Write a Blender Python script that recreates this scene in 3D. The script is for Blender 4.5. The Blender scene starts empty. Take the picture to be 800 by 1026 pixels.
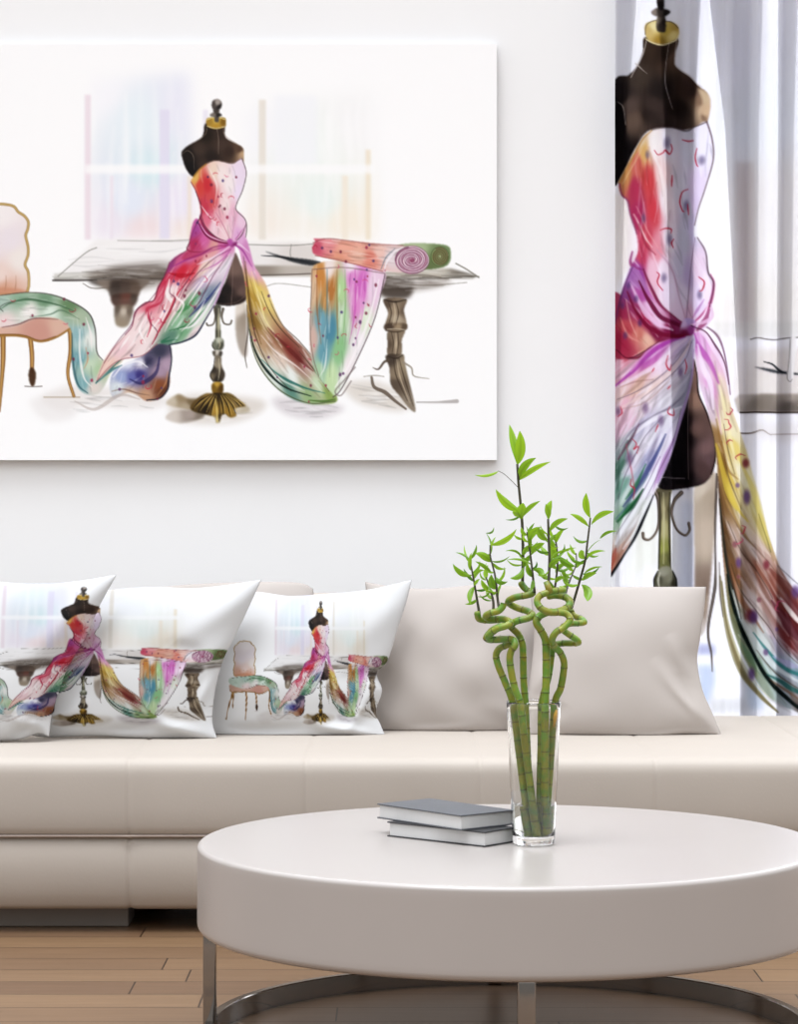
import bpy, math, random
import numpy as np
from mathutils import Vector

PI = math.pi
C = bpy.context.scene.collection
F = 2612.0          # focal length in pixels of the 800 px wide photograph
HC = 1.056          # camera height
HY = 495.0          # image row of the horizon


def W(px, py, Y):
    """pixel at distance Y -> point in the room"""
    return ((px - 400.0) * Y / F, Y, HC - (py - HY) * Y / F)


# ------------------------------------------------------------------ helpers
def tag(o, label=None, cat=None, group=None, kind=None):
    if label: o['label'] = label
    if cat: o['category'] = cat
    if group: o['group'] = group
    if kind: o['kind'] = kind
    return o


def empty(name, loc, label=None, cat=None, group=None, kind=None):
    o = bpy.data.objects.new(name, None)
    o.empty_display_size = 0.05
    C.objects.link(o)
    o.location = loc
    return tag(o, label, cat, group, kind)


def obj(name, verts, faces, mat=None, parent=None, smooth=True, col=None):
    """link one mesh object; verts are world coordinates"""
    v = np.asarray(verts, dtype=np.float64)
    if parent is not None:
        v = v - np.array(parent.location)
    me = bpy.data.meshes.new(name)
    if isinstance(faces, np.ndarray) and faces.ndim == 2:
        nf, k = faces.shape
        me.vertices.add(len(v))
        me.vertices.foreach_set('co', v.astype(np.float32).ravel())
        me.loops.add(nf * k)
        me.loops.foreach_set('vertex_index', faces.astype(np.int32).ravel())
        me.polygons.add(nf)
        me.polygons.foreach_set('loop_start', np.arange(0, nf * k, k, dtype=np.int32))
        me.update(calc_edges=True)
        me.validate()
    else:
        me.from_pydata([tuple(x) for x in v], [], [tuple(f) for f in faces])
        me.update()
    if smooth:
        me.polygons.foreach_set('use_smooth', np.ones(len(me.polygons), dtype=bool))
    if col is not None:
        a = me.color_attributes.new('Col', 'FLOAT_COLOR', 'POINT')
        c = np.ones((len(v), 4), dtype=np.float32)
        c[:, :3] = col
        a.data.foreach_set('color', c.ravel())
    if mat: me.materials.append(mat)
    o = bpy.data.objects.new(name, me)
    C.objects.link(o)
    if parent is not None: o.parent = parent
    return o


def grid_faces(nr, nc, flip=False, off=0, wrap=False):
    r, c = np.meshgrid(np.arange(nr - 1), np.arange(nc if wrap else nc - 1), indexing='ij')
    c2 = (c + 1) % nc
    a = r * nc + c; b = r * nc + c2; d = (r + 1) * nc + c2; e = (r + 1) * nc + c
    f = np.stack([a, b, d, e] if not flip else [e, d, b, a], -1).reshape(-1, 4)
    return f + off


def cr(pts, n=8, closed=False):
    """Catmull-Rom resampling of a list of points (any dimension)"""
    p = np.asarray(pts, dtype=np.float64)
    if len(p) < 3 and not closed:
        t = np.linspace(0, 1, n + 1)[:, None]
        return p[0] * (1 - t) + p[-1] * t
    if closed:
        q = np.vstack([p[-1], p, p[0], p[1]])
    else:
        q = np.vstack([2 * p[0] - p[1], p, 2 * p[-1] - p[-2]])
    out = []
    t = np.linspace(0, 1, n, endpoint=False)[:, None]
    for i in range(1, len(q) - 2):
        a, b, c, d = q[i - 1], q[i], q[i + 1], q[i + 2]
        out.append(0.5 * (2 * b + (c - a) * t + (2 * a - 5 * b + 4 * c - d) * t * t + (3 * b - a - 3 * c + d) * t ** 3))
    if not closed: out.append(p[-1][None])
    return np.vstack(out)


def resample(p, n):
    d = np.r_[0, np.cumsum(np.linalg.norm(np.diff(p, axis=0), axis=1))]
    s = np.linspace(0, d[-1], n)
    return np.stack([np.interp(s, d, p[:, k]) for k in range(p.shape[1])], -1)


class MB:
    """collects shapes for one mesh"""
    def __init__(self): self.v = []; self.f = []

    def add(self, v, f):
        o = len(self.v)
        self.v += [tuple(x) for x in v]
        self.f += [tuple(int(i) + o for i in q) for q in f]
        return self

    def box(self, lo, hi, bev=0.0):
        (x0, y0, z0), (x1, y1, z1) = lo, hi
        b = bev
        if b <= 0:
            v = [(x, y, z) for z in (z0, z1) for y in (y0, y1) for x in (x0, x1)]
            f = [(0, 2, 3, 1), (4, 5, 7, 6), (0, 1, 5, 4), (2, 6, 7, 3), (0, 4, 6, 2), (1, 3, 7, 5)]
            return self.add(v, f)
        import bmesh
        bm = bmesh.new()
        bmesh.ops.create_cube(bm, size=1)
        for q in bm.verts:
            q.co = Vector(((x0 + x1) / 2 + q.co.x * (x1 - x0), (y0 + y1) / 2 + q.co.y * (y1 - y0), (z0 + z1) / 2 + q.co.z * (z1 - z0)))
        bmesh.ops.bevel(bm, geom=bm.edges[:], offset=b, segments=4, profile=0.5, affect='EDGES')
        bm.verts.index_update()
        self.add([q.co[:] for q in bm.verts], [[q.index for q in fc.verts] for fc in bm.faces])
        bm.free()
        return self

    def tube(self, path, rad, seg=10, cap=True):
        p = np.asarray(path, dtype=np.float64); n = len(p)
        r = np.broadcast_to(np.asarray(rad, dtype=np.float64), (n,))
        t = np.gradient(p, axis=0)
        t /= np.linalg.norm(t, axis=1)[:, None] + 1e-12
        u = np.cross(t[0], (0, 0, 1.0))
        if np.linalg.norm(u) < 1e-3: u = np.cross(t[0], (1.0, 0, 0))
        u /= np.linalg.norm(u)
        vs = []
        for i in range(n):
            u = u - t[i] * np.dot(u, t[i]); u /= np.linalg.norm(u)
            w = np.cross(t[i], u)
            for k in range(seg):
                a = 2 * PI * k / seg
                vs.append(p[i] + r[i] * (math.cos(a) * u + math.sin(a) * w))
        fs = grid_faces(n, seg, wrap=True).tolist()
        if cap:
            fs.append(list(range(seg))[::-1]); fs.append([(n - 1) * seg + k for k in range(seg)])
        return self.add(vs, fs)

    def lathe(self, prof, c=(0, 0), seg=96, closed=False):
        n = len(prof)
        vs = [(c[0] + r * math.cos(2 * PI * k / seg), c[1] + r * math.sin(2 * PI * k / seg), z) for r, z in prof for k in range(seg)]
        fs = grid_faces(n, seg, wrap=True).tolist()
        if closed:
            fs += [[(n - 1) * seg + k, (n - 1) * seg + (k + 1) % seg, (k + 1) % seg, k] for k in range(seg)]
        return self.add(vs, fs)

    def build(self, name, mat, parent=None, smooth=False):
        o = obj(name, self.v, self.f, mat, parent, smooth=smooth)
        return o


def fix_normals(o):
    import bmesh
    bm = bmesh.new(); bm.from_mesh(o.data)
    bmesh.ops.recalc_face_normals(bm, faces=bm.faces[:])
    bm.to_mesh(o.data); bm.free()
    return o


def autosmooth(o, ang=40):
    me = o.data
    me.polygons.foreach_set('use_smooth', np.ones(len(me.polygons), dtype=bool))
    try: me.set_sharp_from_angle(angle=math.radians(ang))
    except Exception: pass
    return o


# ------------------------------------------------------------------ colours and materials
def lin(c):
    c = np.asarray(c, dtype=np.float64)
    return np.where(c <= 0.04045, c / 12.92, ((c + 0.055) / 1.055) ** 2.4)


def hx(s):
    if not isinstance(s, str): return np.array(s, dtype=np.float64) / 255.0
    s = s.lstrip('#')
    return np.array([int(s[i:i + 2], 16) for i in (0, 2, 4)]) / 255.0


def L(s): return tuple(lin(hx(s))) + (1.0,)


def new_mat(name):
    m = bpy.data.materials.new(name); m.use_nodes = True
    nt = m.node_tree
    return m, nt, nt.nodes['Principled BSDF'], nt.nodes, nt.links


def mat(name, colr, rough=0.5, metal=0.0, noise=0.04, scale=8.0, bump=0.0, bscale=60.0, coat=0.0, spec=0.5, crough=0.08):
    m, nt, b, N, K = new_mat(name)
    b.inputs['Roughness'].default_value = rough
    b.inputs['Metallic'].default_value = metal
    b.inputs['Specular IOR Level'].default_value = spec
    b.inputs['Coat Weight'].default_value = coat
    b.inputs['Coat Roughness'].default_value = crough
    tc = N.new('ShaderNodeTexCoord')
    nz = N.new('ShaderNodeTexNoise'); nz.inputs['Scale'].default_value = scale; nz.inputs['Detail'].default_value = 4
    K.new(tc.outputs['Object'], nz.inputs['Vector'])
    c = np.array(colr if not isinstance(colr, str) else L(colr)[:3])[:3]
    rp = N.new('ShaderNodeValToRGB')
    rp.color_ramp.elements[0].position = 0.3; rp.color_ramp.elements[1].position = 0.7
    rp.color_ramp.elements[0].color = tuple(c * (1 - noise)) + (1,)
    rp.color_ramp.elements[1].color = tuple(np.minimum(c * (1 + noise), 1)) + (1,)
    K.new(nz.outputs['Fac'], rp.inputs['Fac']); K.new(rp.outputs['Color'], b.inputs['Base Color'])
    if bump:
        n2 = N.new('ShaderNodeTexNoise'); n2.inputs['Scale'].default_value = bscale; n2.inputs['Detail'].default_value = 3
        K.new(tc.outputs['Object'], n2.inputs['Vector'])
        bp = N.new('ShaderNodeBump'); bp.inputs['Strength'].default_value = bump; bp.inputs['Distance'].default_value = 0.002
        K.new(n2.outputs['Fac'], bp.inputs['Height']); K.new(bp.outputs['Normal'], b.inputs['Normal'])
    return m


def print_mat(name, rough=0.8, weave=0.15, wscale=900.0):
    """cloth whose colours are the printed picture (colour attribute) with a woven bump"""
    m, nt, b, N, K = new_mat(name)
    at = N.new('ShaderNodeAttribute'); at.attribute_name = 'Col'
    K.new(at.outputs['Color'], b.inputs['Base Color'])
    b.inputs['Roughness'].default_value = rough
    b.inputs['Specular IOR Level'].default_value = 0.15
    tc = N.new('ShaderNodeTexCoord')
    ck = N.new('ShaderNodeTexNoise'); ck.inputs['Scale'].default_value = wscale
    K.new(tc.outputs['Object'], ck.inputs['Vector'])
    bp = N.new('ShaderNodeBump'); bp.inputs['Strength'].default_value = weave; bp.inputs['Distance'].default_value = 0.001
    K.new(ck.outputs['Fac'], bp.inputs['Height']); K.new(bp.outputs['Normal'], b.inputs['Normal'])
    return m


def sheer_mat(name, attr=True, colr='ffffff', through=0.4, trans=0.7):
    m, nt, b, N, K = new_mat(name)
    N.remove(b)
    out = N['Material Output']
    if attr:
        at = N.new('ShaderNodeAttribute'); at.attribute_name = 'Col'; src = at.outputs['Color']
    else:
        at = N.new('ShaderNodeRGB'); at.outputs[0].default_value = L(colr); src = at.outputs[0]
    d = N.new('ShaderNodeBsdfDiffuse'); t = N.new('ShaderNodeBsdfTranslucent'); p = N.new('ShaderNodeBsdfTransparent')
    for s in (d, t, p): K.new(src, s.inputs['Color'])
    m1 = N.new('ShaderNodeMixShader'); m1.inputs[0].default_value = trans
    K.new(d.outputs[0], m1.inputs[1]); K.new(t.outputs[0], m1.inputs[2])
    m2 = N.new('ShaderNodeMixShader'); m2.inputs[0].default_value = through
    K.new(m1.outputs[0], m2.inputs[1]); K.new(p.outputs[0], m2.inputs[2])
    K.new(m2.outputs[0], out.inputs['Surface'])
    return m


# ------------------------------------------------------------------ a small painter for the printed picture
class Art:
    def __init__(s, x0, y0, x1, y1, S, bg):
        s.x0, s.y0, s.S = x0, y0, S
        s.w, s.h = int((x1 - x0) * S), int((y1 - y0) * S)
        s.a = np.ones((s.h, s.w, 3), dtype=np.float32) * hx(bg).astype(np.float32)

    def _box(s, p, mrg):
        lo = (p.min(0) - mrg - (s.x0, s.y0)) * s.S; hi = (p.max(0) + mrg - (s.x0, s.y0)) * s.S
        i0, i1 = max(0, int(lo[0])), min(s.w, int(hi[0]) + 2)
        j0, j1 = max(0, int(lo[1])), min(s.h, int(hi[1]) + 2)
        if i1 - i0 < 1 or j1 - j0 < 1: return None
        X, Y = np.meshgrid((np.arange(i0, i1) + 0.5) / s.S + s.x0, (np.arange(j0, j1) + 0.5) / s.S + s.y0)
        return i0, i1, j0, j1, X, Y

    @staticmethod
    def _blur(m, r):
        if r < 1: r = 1
        for _ in range(2):
            for ax in (0, 1):
                pad = [(0, 0), (0, 0)]; pad[ax] = (r + 1, r)
                c = np.cumsum(np.pad(m, pad, mode='edge'), axis=ax)
                n = m.shape[ax]
                m = (np.take(c, range(2 * r + 1, 2 * r + 1 + n), axis=ax) - np.take(c, range(0, n), axis=ax)) / (2 * r + 1)
        return m

    def inside(s, poly, X, Y):
        m = np.zeros(X.shape, dtype=bool)
        q = np.roll(poly, -1, axis=0)
        for (ax, ay), (bx, by) in zip(poly, q):
            if ay == by: continue
            m ^= ((ay > Y) != (by > Y)) & (X < (bx - ax) * (Y - ay) / (by - ay) + ax)
        return m

    def fill(s, pts, cols, soft=0.7, a=1.0, smooth=True, pw=3.0, grain=None):
        p = np.asarray(pts, dtype=np.float64)
        if smooth: p = cr(p, 6, True)
        g = s._box(p, soft * 3 + 1)
        if g is None: return
        i0, i1, j0, j1, X, Y = g
        m = s._blur(s.inside(p, X, Y).astype(np.float32), int(round(soft * s.S))) * a
        if isinstance(cols, str):
            c = hx(cols)[None, None]
        else:
            num = 0; den = 0
            ga, gs = grain if grain else (0.0, 1.0)
            ca, sa = math.cos(math.radians(ga)), math.sin(math.radians(ga))
            for x, y, h in cols:
                al = ((X - x) * ca + (Y - y) * sa) / gs; ac = -(X - x) * sa + (Y - y) * ca
                wt = 1.0 / ((al ** 2 + ac ** 2) ** (pw / 2) + 4.0)
                num = num + wt[..., None] * hx(h); den = den + wt
            c = num / den[..., None]
        R = s.a[j0:j1, i0:i1]
        R += (c - R) * m[..., None]

    def stroke(s, pts, colr, w=1.0, a=1.0, soft=0.42, n=8):
        p = cr(np.asarray(pts, dtype=np.float64), n)
        wk = np.atleast_1d(np.asarray(w, dtype=np.float64))
        if len(wk) == 1: wk = np.repeat(wk, 2)
        wv = np.interp(np.linspace(0, 1, len(p)), np.linspace(0, 1, len(wk)), wk)
        g = s._box(p, wk.max() + soft + 1)
        if g is None: return
        i0, i1, j0, j1, X, Y = g
        D = np.full(X.shape, 1e9)
        for k in range(len(p) - 1):
            d = p[k + 1] - p[k]; l2 = d @ d + 1e-9
            t = np.clip(((X - p[k, 0]) * d[0] + (Y - p[k, 1]) * d[1]) / l2, 0, 1)
            dd = np.hypot(X - p[k, 0] - t * d[0], Y - p[k, 1] - t * d[1]) - (wv[k] * (1 - t) + wv[k + 1] * t) / 2
            D = np.minimum(D, dd)
        m = np.clip(0.5 - D / (2 * soft), 0, 1) * a
        R = s.a[j0:j1, i0:i1]
        R += (hx(colr) - R) * m[..., None]

    def dot(s, x, y, rx, ry, colr, a=1.0, soft=0.4):
        g = s._box(np.array([[x - rx, y - ry], [x + rx, y + ry]]), max(rx, ry) * soft + 1)
        if g is None: return
        i0, i1, j0, j1, X, Y = g
        d = np.hypot((X - x) / rx, (Y - y) / ry)
        m = np.clip((1 + soft - d) / (2 * soft), 0, 1); m = m * m * (3 - 2 * m) * a
        R = s.a[j0:j1, i0:i1]
        R += (hx(colr) - R) * m[..., None]

    def motifs(s, pts, n, seed, size=1.0, dots=('6b3f72', '8a3550', '5d4a86', 'b0355a'), curls=('d8324c', 'e0507a', 'c02440')):
        rg = random.Random(seed)
        p = cr(np.asarray(pts, float), 4, True)
        lo, hi = p.min(0), p.max(0); k = 0; it = 0
        while k < n and it < 4000:
            it += 1
            x, y = rg.uniform(lo[0], hi[0]), rg.uniform(lo[1], hi[1])
            if not s.inside(p, np.array([[x]]), np.array([[y]]))[0, 0]: continue
            k += 1
            if rg.random() < 0.55:
                r = size * rg.uniform(0.9, 1.5)
                s.dot(x, y, r, r * rg.uniform(1, 1.4), rg.choice(dots), 0.8, 0.5)
            else:
                an = rg.uniform(0, 2 * PI); r = size * rg.uniform(1.5, 3.0)
                q = [(x + r * math.cos(an + t) * (1 + 0.3 * math.sin(3 * t)), y + r * math.sin(an + t)) for t in np.linspace(0, rg.uniform(2, 4), 6)]
                s.stroke(q, rg.choice(curls), (0.3 * size, 0.9 * size, 0.3 * size), 0.8, 0.4, 3)

    def streaks(s, pts, ang, n, seed, ln=(8, 20), w=(0.8, 2.0), a=0.5, jit=8, soft=0.8, light=0.52):
        """tapered strokes along the fall of the cloth, a tone lighter or darker than what they cross"""
        rg = random.Random(seed); p = cr(np.asarray(pts, float), 4, True)
        lo, hi = p.min(0), p.max(0); k = 0; it = 0
        while k < n and it < 6000:
            it += 1
            x, y = rg.uniform(lo[0], hi[0]), rg.uniform(lo[1], hi[1])
            an = ang(x, y) if callable(ang) else ang
            an = math.radians(an + rg.uniform(-jit, jit)); l_ = rg.uniform(*ln) / 2; cv = rg.uniform(-.12, .12) * l_
            q = [(x - l_ * math.cos(an), y - l_ * math.sin(an)), (x - cv * math.sin(an), y + cv * math.cos(an)), (x + l_ * math.cos(an), y + l_ * math.sin(an))]
            Q = np.array(q)
            if not s.inside(p, Q[None, :, 0], Q[None, :, 1]).all(): continue
            j, i = int((y - s.y0) * s.S), int((x - s.x0) * s.S)
            if not (0 <= j < s.h and 0 <= i < s.w): k += 1; continue
            c = s.a[j, i].astype(float); m = c.mean()
            if rg.random() < light: c2 = c * 0.3 + 0.7
            else: c2 = np.clip((c + (c - m) * 0.35) * 0.74, 0, 1)
            s.stroke(q, tuple(c2 * 255), (0.3, rg.uniform(*w), 0.3), a * rg.uniform(.6, 1.2), soft, 4)
            k += 1

    def tone(s, g, sat):
        """deepen the inks of the whole print"""
        a = np.clip(s.a, 0, 1) ** g; m = a.mean(-1, keepdims=True)
        s.a = (m + (a - m) * sat).astype(np.float32)
        return s

    def sample(s, x, y):
        fx = np.clip((np.asarray(x) - s.x0) * s.S - 0.5, 0, s.w - 1.001); fy = np.clip((np.asarray(y) - s.y0) * s.S - 0.5, 0, s.h - 1.001)
        i = fx.astype(int); j = fy.astype(int); u = (fx - i)[..., None]; v = (fy - j)[..., None]
        A = s.a
        c = (A[j, i] * (1 - u) + A[j, i + 1] * u) * (1 - v) + (A[j + 1, i] * (1 - u) + A[j + 1, i + 1] * u) * v
        return lin(np.clip(c, 0, 1))


def Z(pts, x0, y0, s):
    return [(x0 + p[0] / s, y0 + p[1] / s) + tuple(p[2:]) for p in pts]


# tuning values
CUR_T, CUR_TR, LIN_T = 0.48, 0.80, 0.30
SOFA_C, PLAIN_C, TABLE_C = 'aea59b', 'aea6a0', 'a29b96'
SKY_LOW, SKY_TOP, SKY_WIN, SUN_E, EXPO = 0.33, 1.95, 3.1, 2.6, 0.02
# ------------------------------------------------------------------ the picture: a dress form draped in printed silk
def paint_canvas():
    A = Art(-100, 44, 498, 462, 2.0, 'fdfdfd')
    q = lambda pts: Z(pts, 160, 80, 4.444)
    k = lambda pts: Z(pts, 60, 220, 4.0)
    t = lambda pts: Z(pts, 140, 220, 4.444)
    r = lambda pts: Z(pts, 290, 220, 3.636)
    c = lambda pts: Z(pts, 0, 180, 4.275)
    # pale window behind
    A.fill([(92, 80), (190, 72), (196, 240), (92, 240)], [(100, 90, 'f8f8fc'), (140, 120, 'e9f3f8'), (150, 170, 'd9edf2'), (130, 200, 'e6ecf8'), (180, 110, 'ececf8'), (180, 200, 'ece4f4'), (145, 232, 'f2e0e2'), (105, 225, 'efe8f2'), (190, 235, 'f4e6e0')], 8, 0.8, False)
    A.fill([(246, 110), (372, 90), (376, 240), (246, 240)], [(260, 130, 'f8f8fb'), (300, 150, 'f2f8f4'), (320, 200, 'ecf5f0'), (350, 225, 'f8efdf'), (300, 232, 'f7f3ea'), (265, 230, 'f6eee4'), (365, 120, 'f8f8f8')], 9, 0.8, False)
    for k_, (wp_, an_) in enumerate((([(94, 84), (188, 78), (192, 238), (94, 238)], 90), ([(250, 110), (370, 95), (374, 238), (250, 238)], 90))):
        A.streaks(wp_, an_, 26, 90 + k_, (40, 120), (3, 9), .35, 1, 3, 1.1)
    A.fill([(275, 95), (318, 95), (318, 165), (275, 165)], 'f7f8fb', 3, 0.8, False)
    for x, w, cc, y0 in ((88, 6, 'f0e3ea', 95), (263, 7, 'ece6dc', 100), (346, 6, 'f6eee0', 176), (369, 5, 'f3e9d6', 150), (190, 4, 'f3e8dc', 176), (112, 3, 'f0e8f0', 176), (165, 10, 'e8e4f4', 110), (206, 5, 'eeeaf4', 110)):
        A.fill([(x - w / 2, y0), (x + w / 2, y0), (x + w / 2, 240), (x - w / 2, 240)], cc, 1.2, 0.85, False)
    A.fill([(85, 165), (375, 165), (375, 174), (85, 174)], 'fdfdfd', 1.5, 0.8, False)
    # soft washes of tone on the painted floor
    for pts, cc, al in (
            ([(40, 398), (80, 385), (130, 392), (170, 400), (150, 410), (90, 408), (60, 412)], 'dfd7d2', .45),
            ([(170, 405), (195, 395), (260, 400), (262, 412), (230, 424), (180, 422)], 'd0c5b8', .5),
            ([(275, 398), (330, 404), (345, 410), (318, 420), (285, 414)], 'd0c8cc', .6),
            ([(345, 385), (380, 383), (412, 402), (400, 412), (360, 404)], 'd6ccc0', .55),
            ([(30, 400), (70, 402), (75, 418), (45, 422)], 'eeebea', .6)):
        A.fill(pts, cc, 3.5, al)
    for k_, pp in enumerate(([(60, 400), (130, 394), (172, 402), (150, 412), (70, 412)], [(172, 408), (200, 398), (262, 404), (258, 416), (226, 424), (180, 420)], [(278, 400), (332, 405), (342, 412), (318, 420), (286, 414)], [(346, 386), (384, 386), (408, 402), (396, 410), (358, 402)])):
        A.streaks(pp, 3, 22, 80 + k_, (10, 34), (1, 3), .45, 8)
    A.stroke([(418, 403), (440, 403), (458, 402)], 'b9b2b0', (1.5, 2, 4), .8)
    # long table
    A.fill([(96, 240), (210, 240), (205, 262), (60, 276)], 'f4f2f1', 2, .9, False)
    A.fill([(246, 243), (318, 244), (316, 268), (250, 268)], [(255, 250, 'efecea'), (300, 262, 'e2dcd8')], 2, .9, False)
    A.fill([(54, 274), (190, 268), (190, 280), (54, 281)], [(60, 278, 'dcdad4'), (120, 274, 'c3beb6'), (185, 275, 'b0a8a2')], .8, .9, False)
    A.fill([(54, 279), (200, 278), (200, 281), (54, 281.5)], '9a9590', .6, .8, False)
    A.stroke([(97, 248), (85, 254), (58, 277)], '8b8780', .8, .9)
    A.stroke([(53, 281), (80, 281), (185, 279)], '55504c', (1.6, 1.2, .8), .9)
    A.stroke([(118, 241), (160, 241.5), (195, 240)], 'a8a29c', .8, .8)
    A.fill([(252, 266), (316, 266), (318, 277), (252, 277)], [(256, 272, 'a59a8e'), (300, 270, 'c9c1b8')], .8, .95, False)
    A.fill([(376, 274), (410, 270), (452, 269), (478, 276), (474, 279), (380, 280)], [(380, 276, '9d9588'), (400, 272, 'c4bdb0'), (430, 271, 'd2ccc0'), (470, 277, '8a8378')], .9, .95, False)
    A.stroke([(252, 276), (290, 275), (316, 274)], '6e645c', 1.1, .9)
    A.stroke([(378, 279), (430, 279), (480, 277)], '6b665c', (1, 1.3, .8), .9)
    A.stroke([(457, 264), (468, 270), (480, 278)], '8a8579', 1.2, .9)
    A.stroke([(248, 245), (290, 246), (318, 244)], '8a8680', .8, .8)
    A.stroke([(292, 245), (291, 254), (293, 262)], '9a9690', .8, .8)
    A.fill([(266, 252), (285, 257), (310, 260), (322, 263), (312, 266), (292, 262)], '2f3338', .6, .85)
    A.stroke([(262, 256), (285, 258), (318, 265)], '22262c', (.6, 2, .6), .8)
    A.stroke([(252, 284), (265, 287), (280, 284), (314, 288)], '9e9890', .8, .7)
    # brushed undersides and turned columns
    for pts, cc, al, so in (
            ([(92, 272), (158, 266), (163, 284), (124, 292), (96, 284)], '7a6c60', .5, 3),
            ([(110, 268), (168, 262), (172, 278), (120, 286)], '5a4c42', .35, 3),
            ([(92, 279), (140, 278), (136, 286), (98, 286)], '3c332c', .6, 1.5),
            ([(378, 280), (436, 278), (452, 283), (420, 291), (382, 291)], '8a7c70', .55, 2.5),
            ([(380, 280), (412, 279), (410, 298), (384, 297)], '4a3d33', .8, 2)):
        A.fill(pts, cc, so, al)
    A.streaks([(88, 272), (166, 268), (172, 280), (150, 288), (112, 291), (90, 285)], 1, 26, 61, (14, 46), (1.2, 4), .38, 3, 1.2)
    A.streaks([(378, 279), (450, 278), (462, 283), (426, 292), (380, 291)], 1, 26, 62, (14, 46), (1.2, 4), .38, 3, 1.2)
    A.streaks([(56, 274), (190, 267), (190, 281), (56, 281)], -1, 20, 63, (20, 50), (.5, 1.2), .5, 2)
    A.streaks([(380, 270), (476, 274), (470, 281), (380, 281)], 2, 20, 64, (15, 40), (.5, 1.4), .6, 2)
    A.streaks([(100, 242), (204, 242), (200, 262), (66, 276)], -2, 24, 65, (20, 60), (.8, 2.4), .3, 4)
    A.stroke([(83, 284), (95, 289), (125, 286), (155, 284)], '7a7067', (.6, 1.4, .6), .8)
    A.stroke([(395, 284), (430, 286), (468, 283)], '8a8076', (1.5, 1, .5), .8)
    A.fill([(98, 281), (148, 280), (141, 291), (136, 298), (113, 298), (108, 291)], [(104, 285, '9a8c80'), (116, 288, '4a3c34'), (126, 288, '5c4a40'), (136, 290, '6a5648'), (145, 283, '8a7c70')], 1.2, .85)
    A.fill(c([(480, 495), (585, 490), (570, 545), (495, 545)]), [(114, 297, '5a4238'), (128, 297, '7d4f42'), (134, 298, '5b4c42')], .8, .9)
    A.fill(c([(497, 540), (568, 540), (560, 600), (540, 630), (500, 625), (490, 580)]), [(117, 310, '6f6052'), (124, 312, 'cbbfae'), (130, 312, '7a6a5a'), (122, 325, 'a4947e')], .8, .9)
    A.fill(r([(345, 290), (425, 290), (418, 330), (425, 395), (352, 395), (360, 340)]), [(387, 305, '6a5746'), (396, 310, 'a8957c'), (405, 312, '7a6754'), (388, 325, '8a7760'), (398, 320, 'c0b098')], .6, .95)
    A.fill(r([(352, 380), (422, 378), (424, 402), (354, 405)]), [(390, 328, '5e4c3e'), (400, 328, 'b09c80'), (405, 328, '6e5c4a')], .6, .95)
    A.fill(r([(362, 405), (420, 402), (410, 440), (408, 490), (362, 500), (358, 450)]), [(391, 345, '6c5a48'), (397, 345, 'b8a68c'), (402, 345, '8a7862')], .6, .95)
    A.fill(r([(352, 495), (412, 490), (420, 512), (430, 560), (460, 690), (440, 690), (400, 640), (370, 600), (365, 540)]), [(392, 360, '54463a'), (398, 375, '9c8a72'), (396, 385, '6a5a4a'), (412, 405, '9c8e7c'), (404, 365, 'a8987e')], .6, .95)
    for q_ in ([(362, 300), (372, 340), (362, 385)], [(388, 296), (398, 340), (388, 385)], [(372, 410), (380, 450), (374, 490)], [(396, 408), (398, 450), (394, 490)], [(380, 505), (390, 570), (430, 660)], [(400, 505), (420, 580), (452, 680)]):
        A.stroke(r(q_), '4a3a2c', (.5, 1.3, .5), .7)
    for q_ in ([(380, 300), (386, 340), (378, 385)], [(388, 410), (390, 450), (386, 490)], [(392, 510), (404, 575), (440, 668)]):
        A.stroke(r(q_), 'd8c8ae', (.5, 1.5, .5), .75)
    A.stroke(r([(345, 292), (385, 300), (426, 292)]), '3c3026', (.8, 1.6, .8), .85); A.stroke(r([(352, 405), (390, 410), (424, 402)]), '4c3c2e', (.6, 1.2, .6), .85); A.stroke(r([(356, 498), (390, 506), (414, 494)]), '44362a', (.6, 1.4, .6), .85)
    A.stroke(r([(305, 540), (325, 545), (345, 520), (362, 512)]), '6a5a4c', (.6, 2.2, 2.8), .9)
    A.stroke(r([(300, 575), (310, 610), (350, 630), (385, 660), (425, 690)]), '77685a', (2.5, 4, 2), .85)
    A.stroke(r([(415, 520), (445, 540), (455, 570), (510, 580)]), 'a59a8c', (2, 1.6, .6), .8)
    A.stroke(r([(272, 572), (310, 568), (345, 572)]), '9a8f82', .8, .8)
    A.stroke(r([(358, 400), (390, 398), (424, 402)]), 'd8ccb6', .8, .8)
    # tan drape standing behind the form
    A.fill(t([(430, 380), (470, 370), (478, 480), (478, 600), (455, 600), (430, 520)]), [(238, 310, 'e6ddd2'), (246, 320, 'a89a8a'), (246, 350, 'b8aca0')], 1.2, .9)
    A.stroke(t([(478, 380), (482, 500), (470, 600), (478, 660)]), '6d6259', (.8, 1.5, .6), .8)
    # ----- chair
    gold = 'c39a52'
    back = c([(-12, 104), (25, 106), (60, 115), (78, 138), (104, 155), (122, 182), (118, 215), (110, 240), (120, 285), (120, 325), (107, 365), (122, 400), (117, 480), (60, 490), (-12, 492)])
    back = back + [(-6 - x, y) for x, y in reversed(back)]
    A.fill(back, [(0, 215, 'f6f0ef'), (10, 240, 'efe6ea'), (-10, 250, 'efe6ea'), (20, 260, 'f3ebe6'), (0, 275, 'f0dcd4'), (5, 290, 'e2b49c'), (-20, 290, 'e2b49c')], .5, 1, False)
    A.stroke(back + back[:1], 'a8813c', 2.6, .9, .5, 3)
    A.stroke(back + back[:1], 'e2c98a', 1.1, .9, .5, 3)
    for x in (-18, -6, 5, 15):
        A.stroke([(x, 291), (x + 1, 284), (x + 1, 276)], 'c08a6c', (1.2, .8, .3), .7)
    A.fill([(-26, 291), (0, 288), (25, 291), (25, 298), (-28, 298)], 'd99f80', 1.2, .8)
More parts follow.
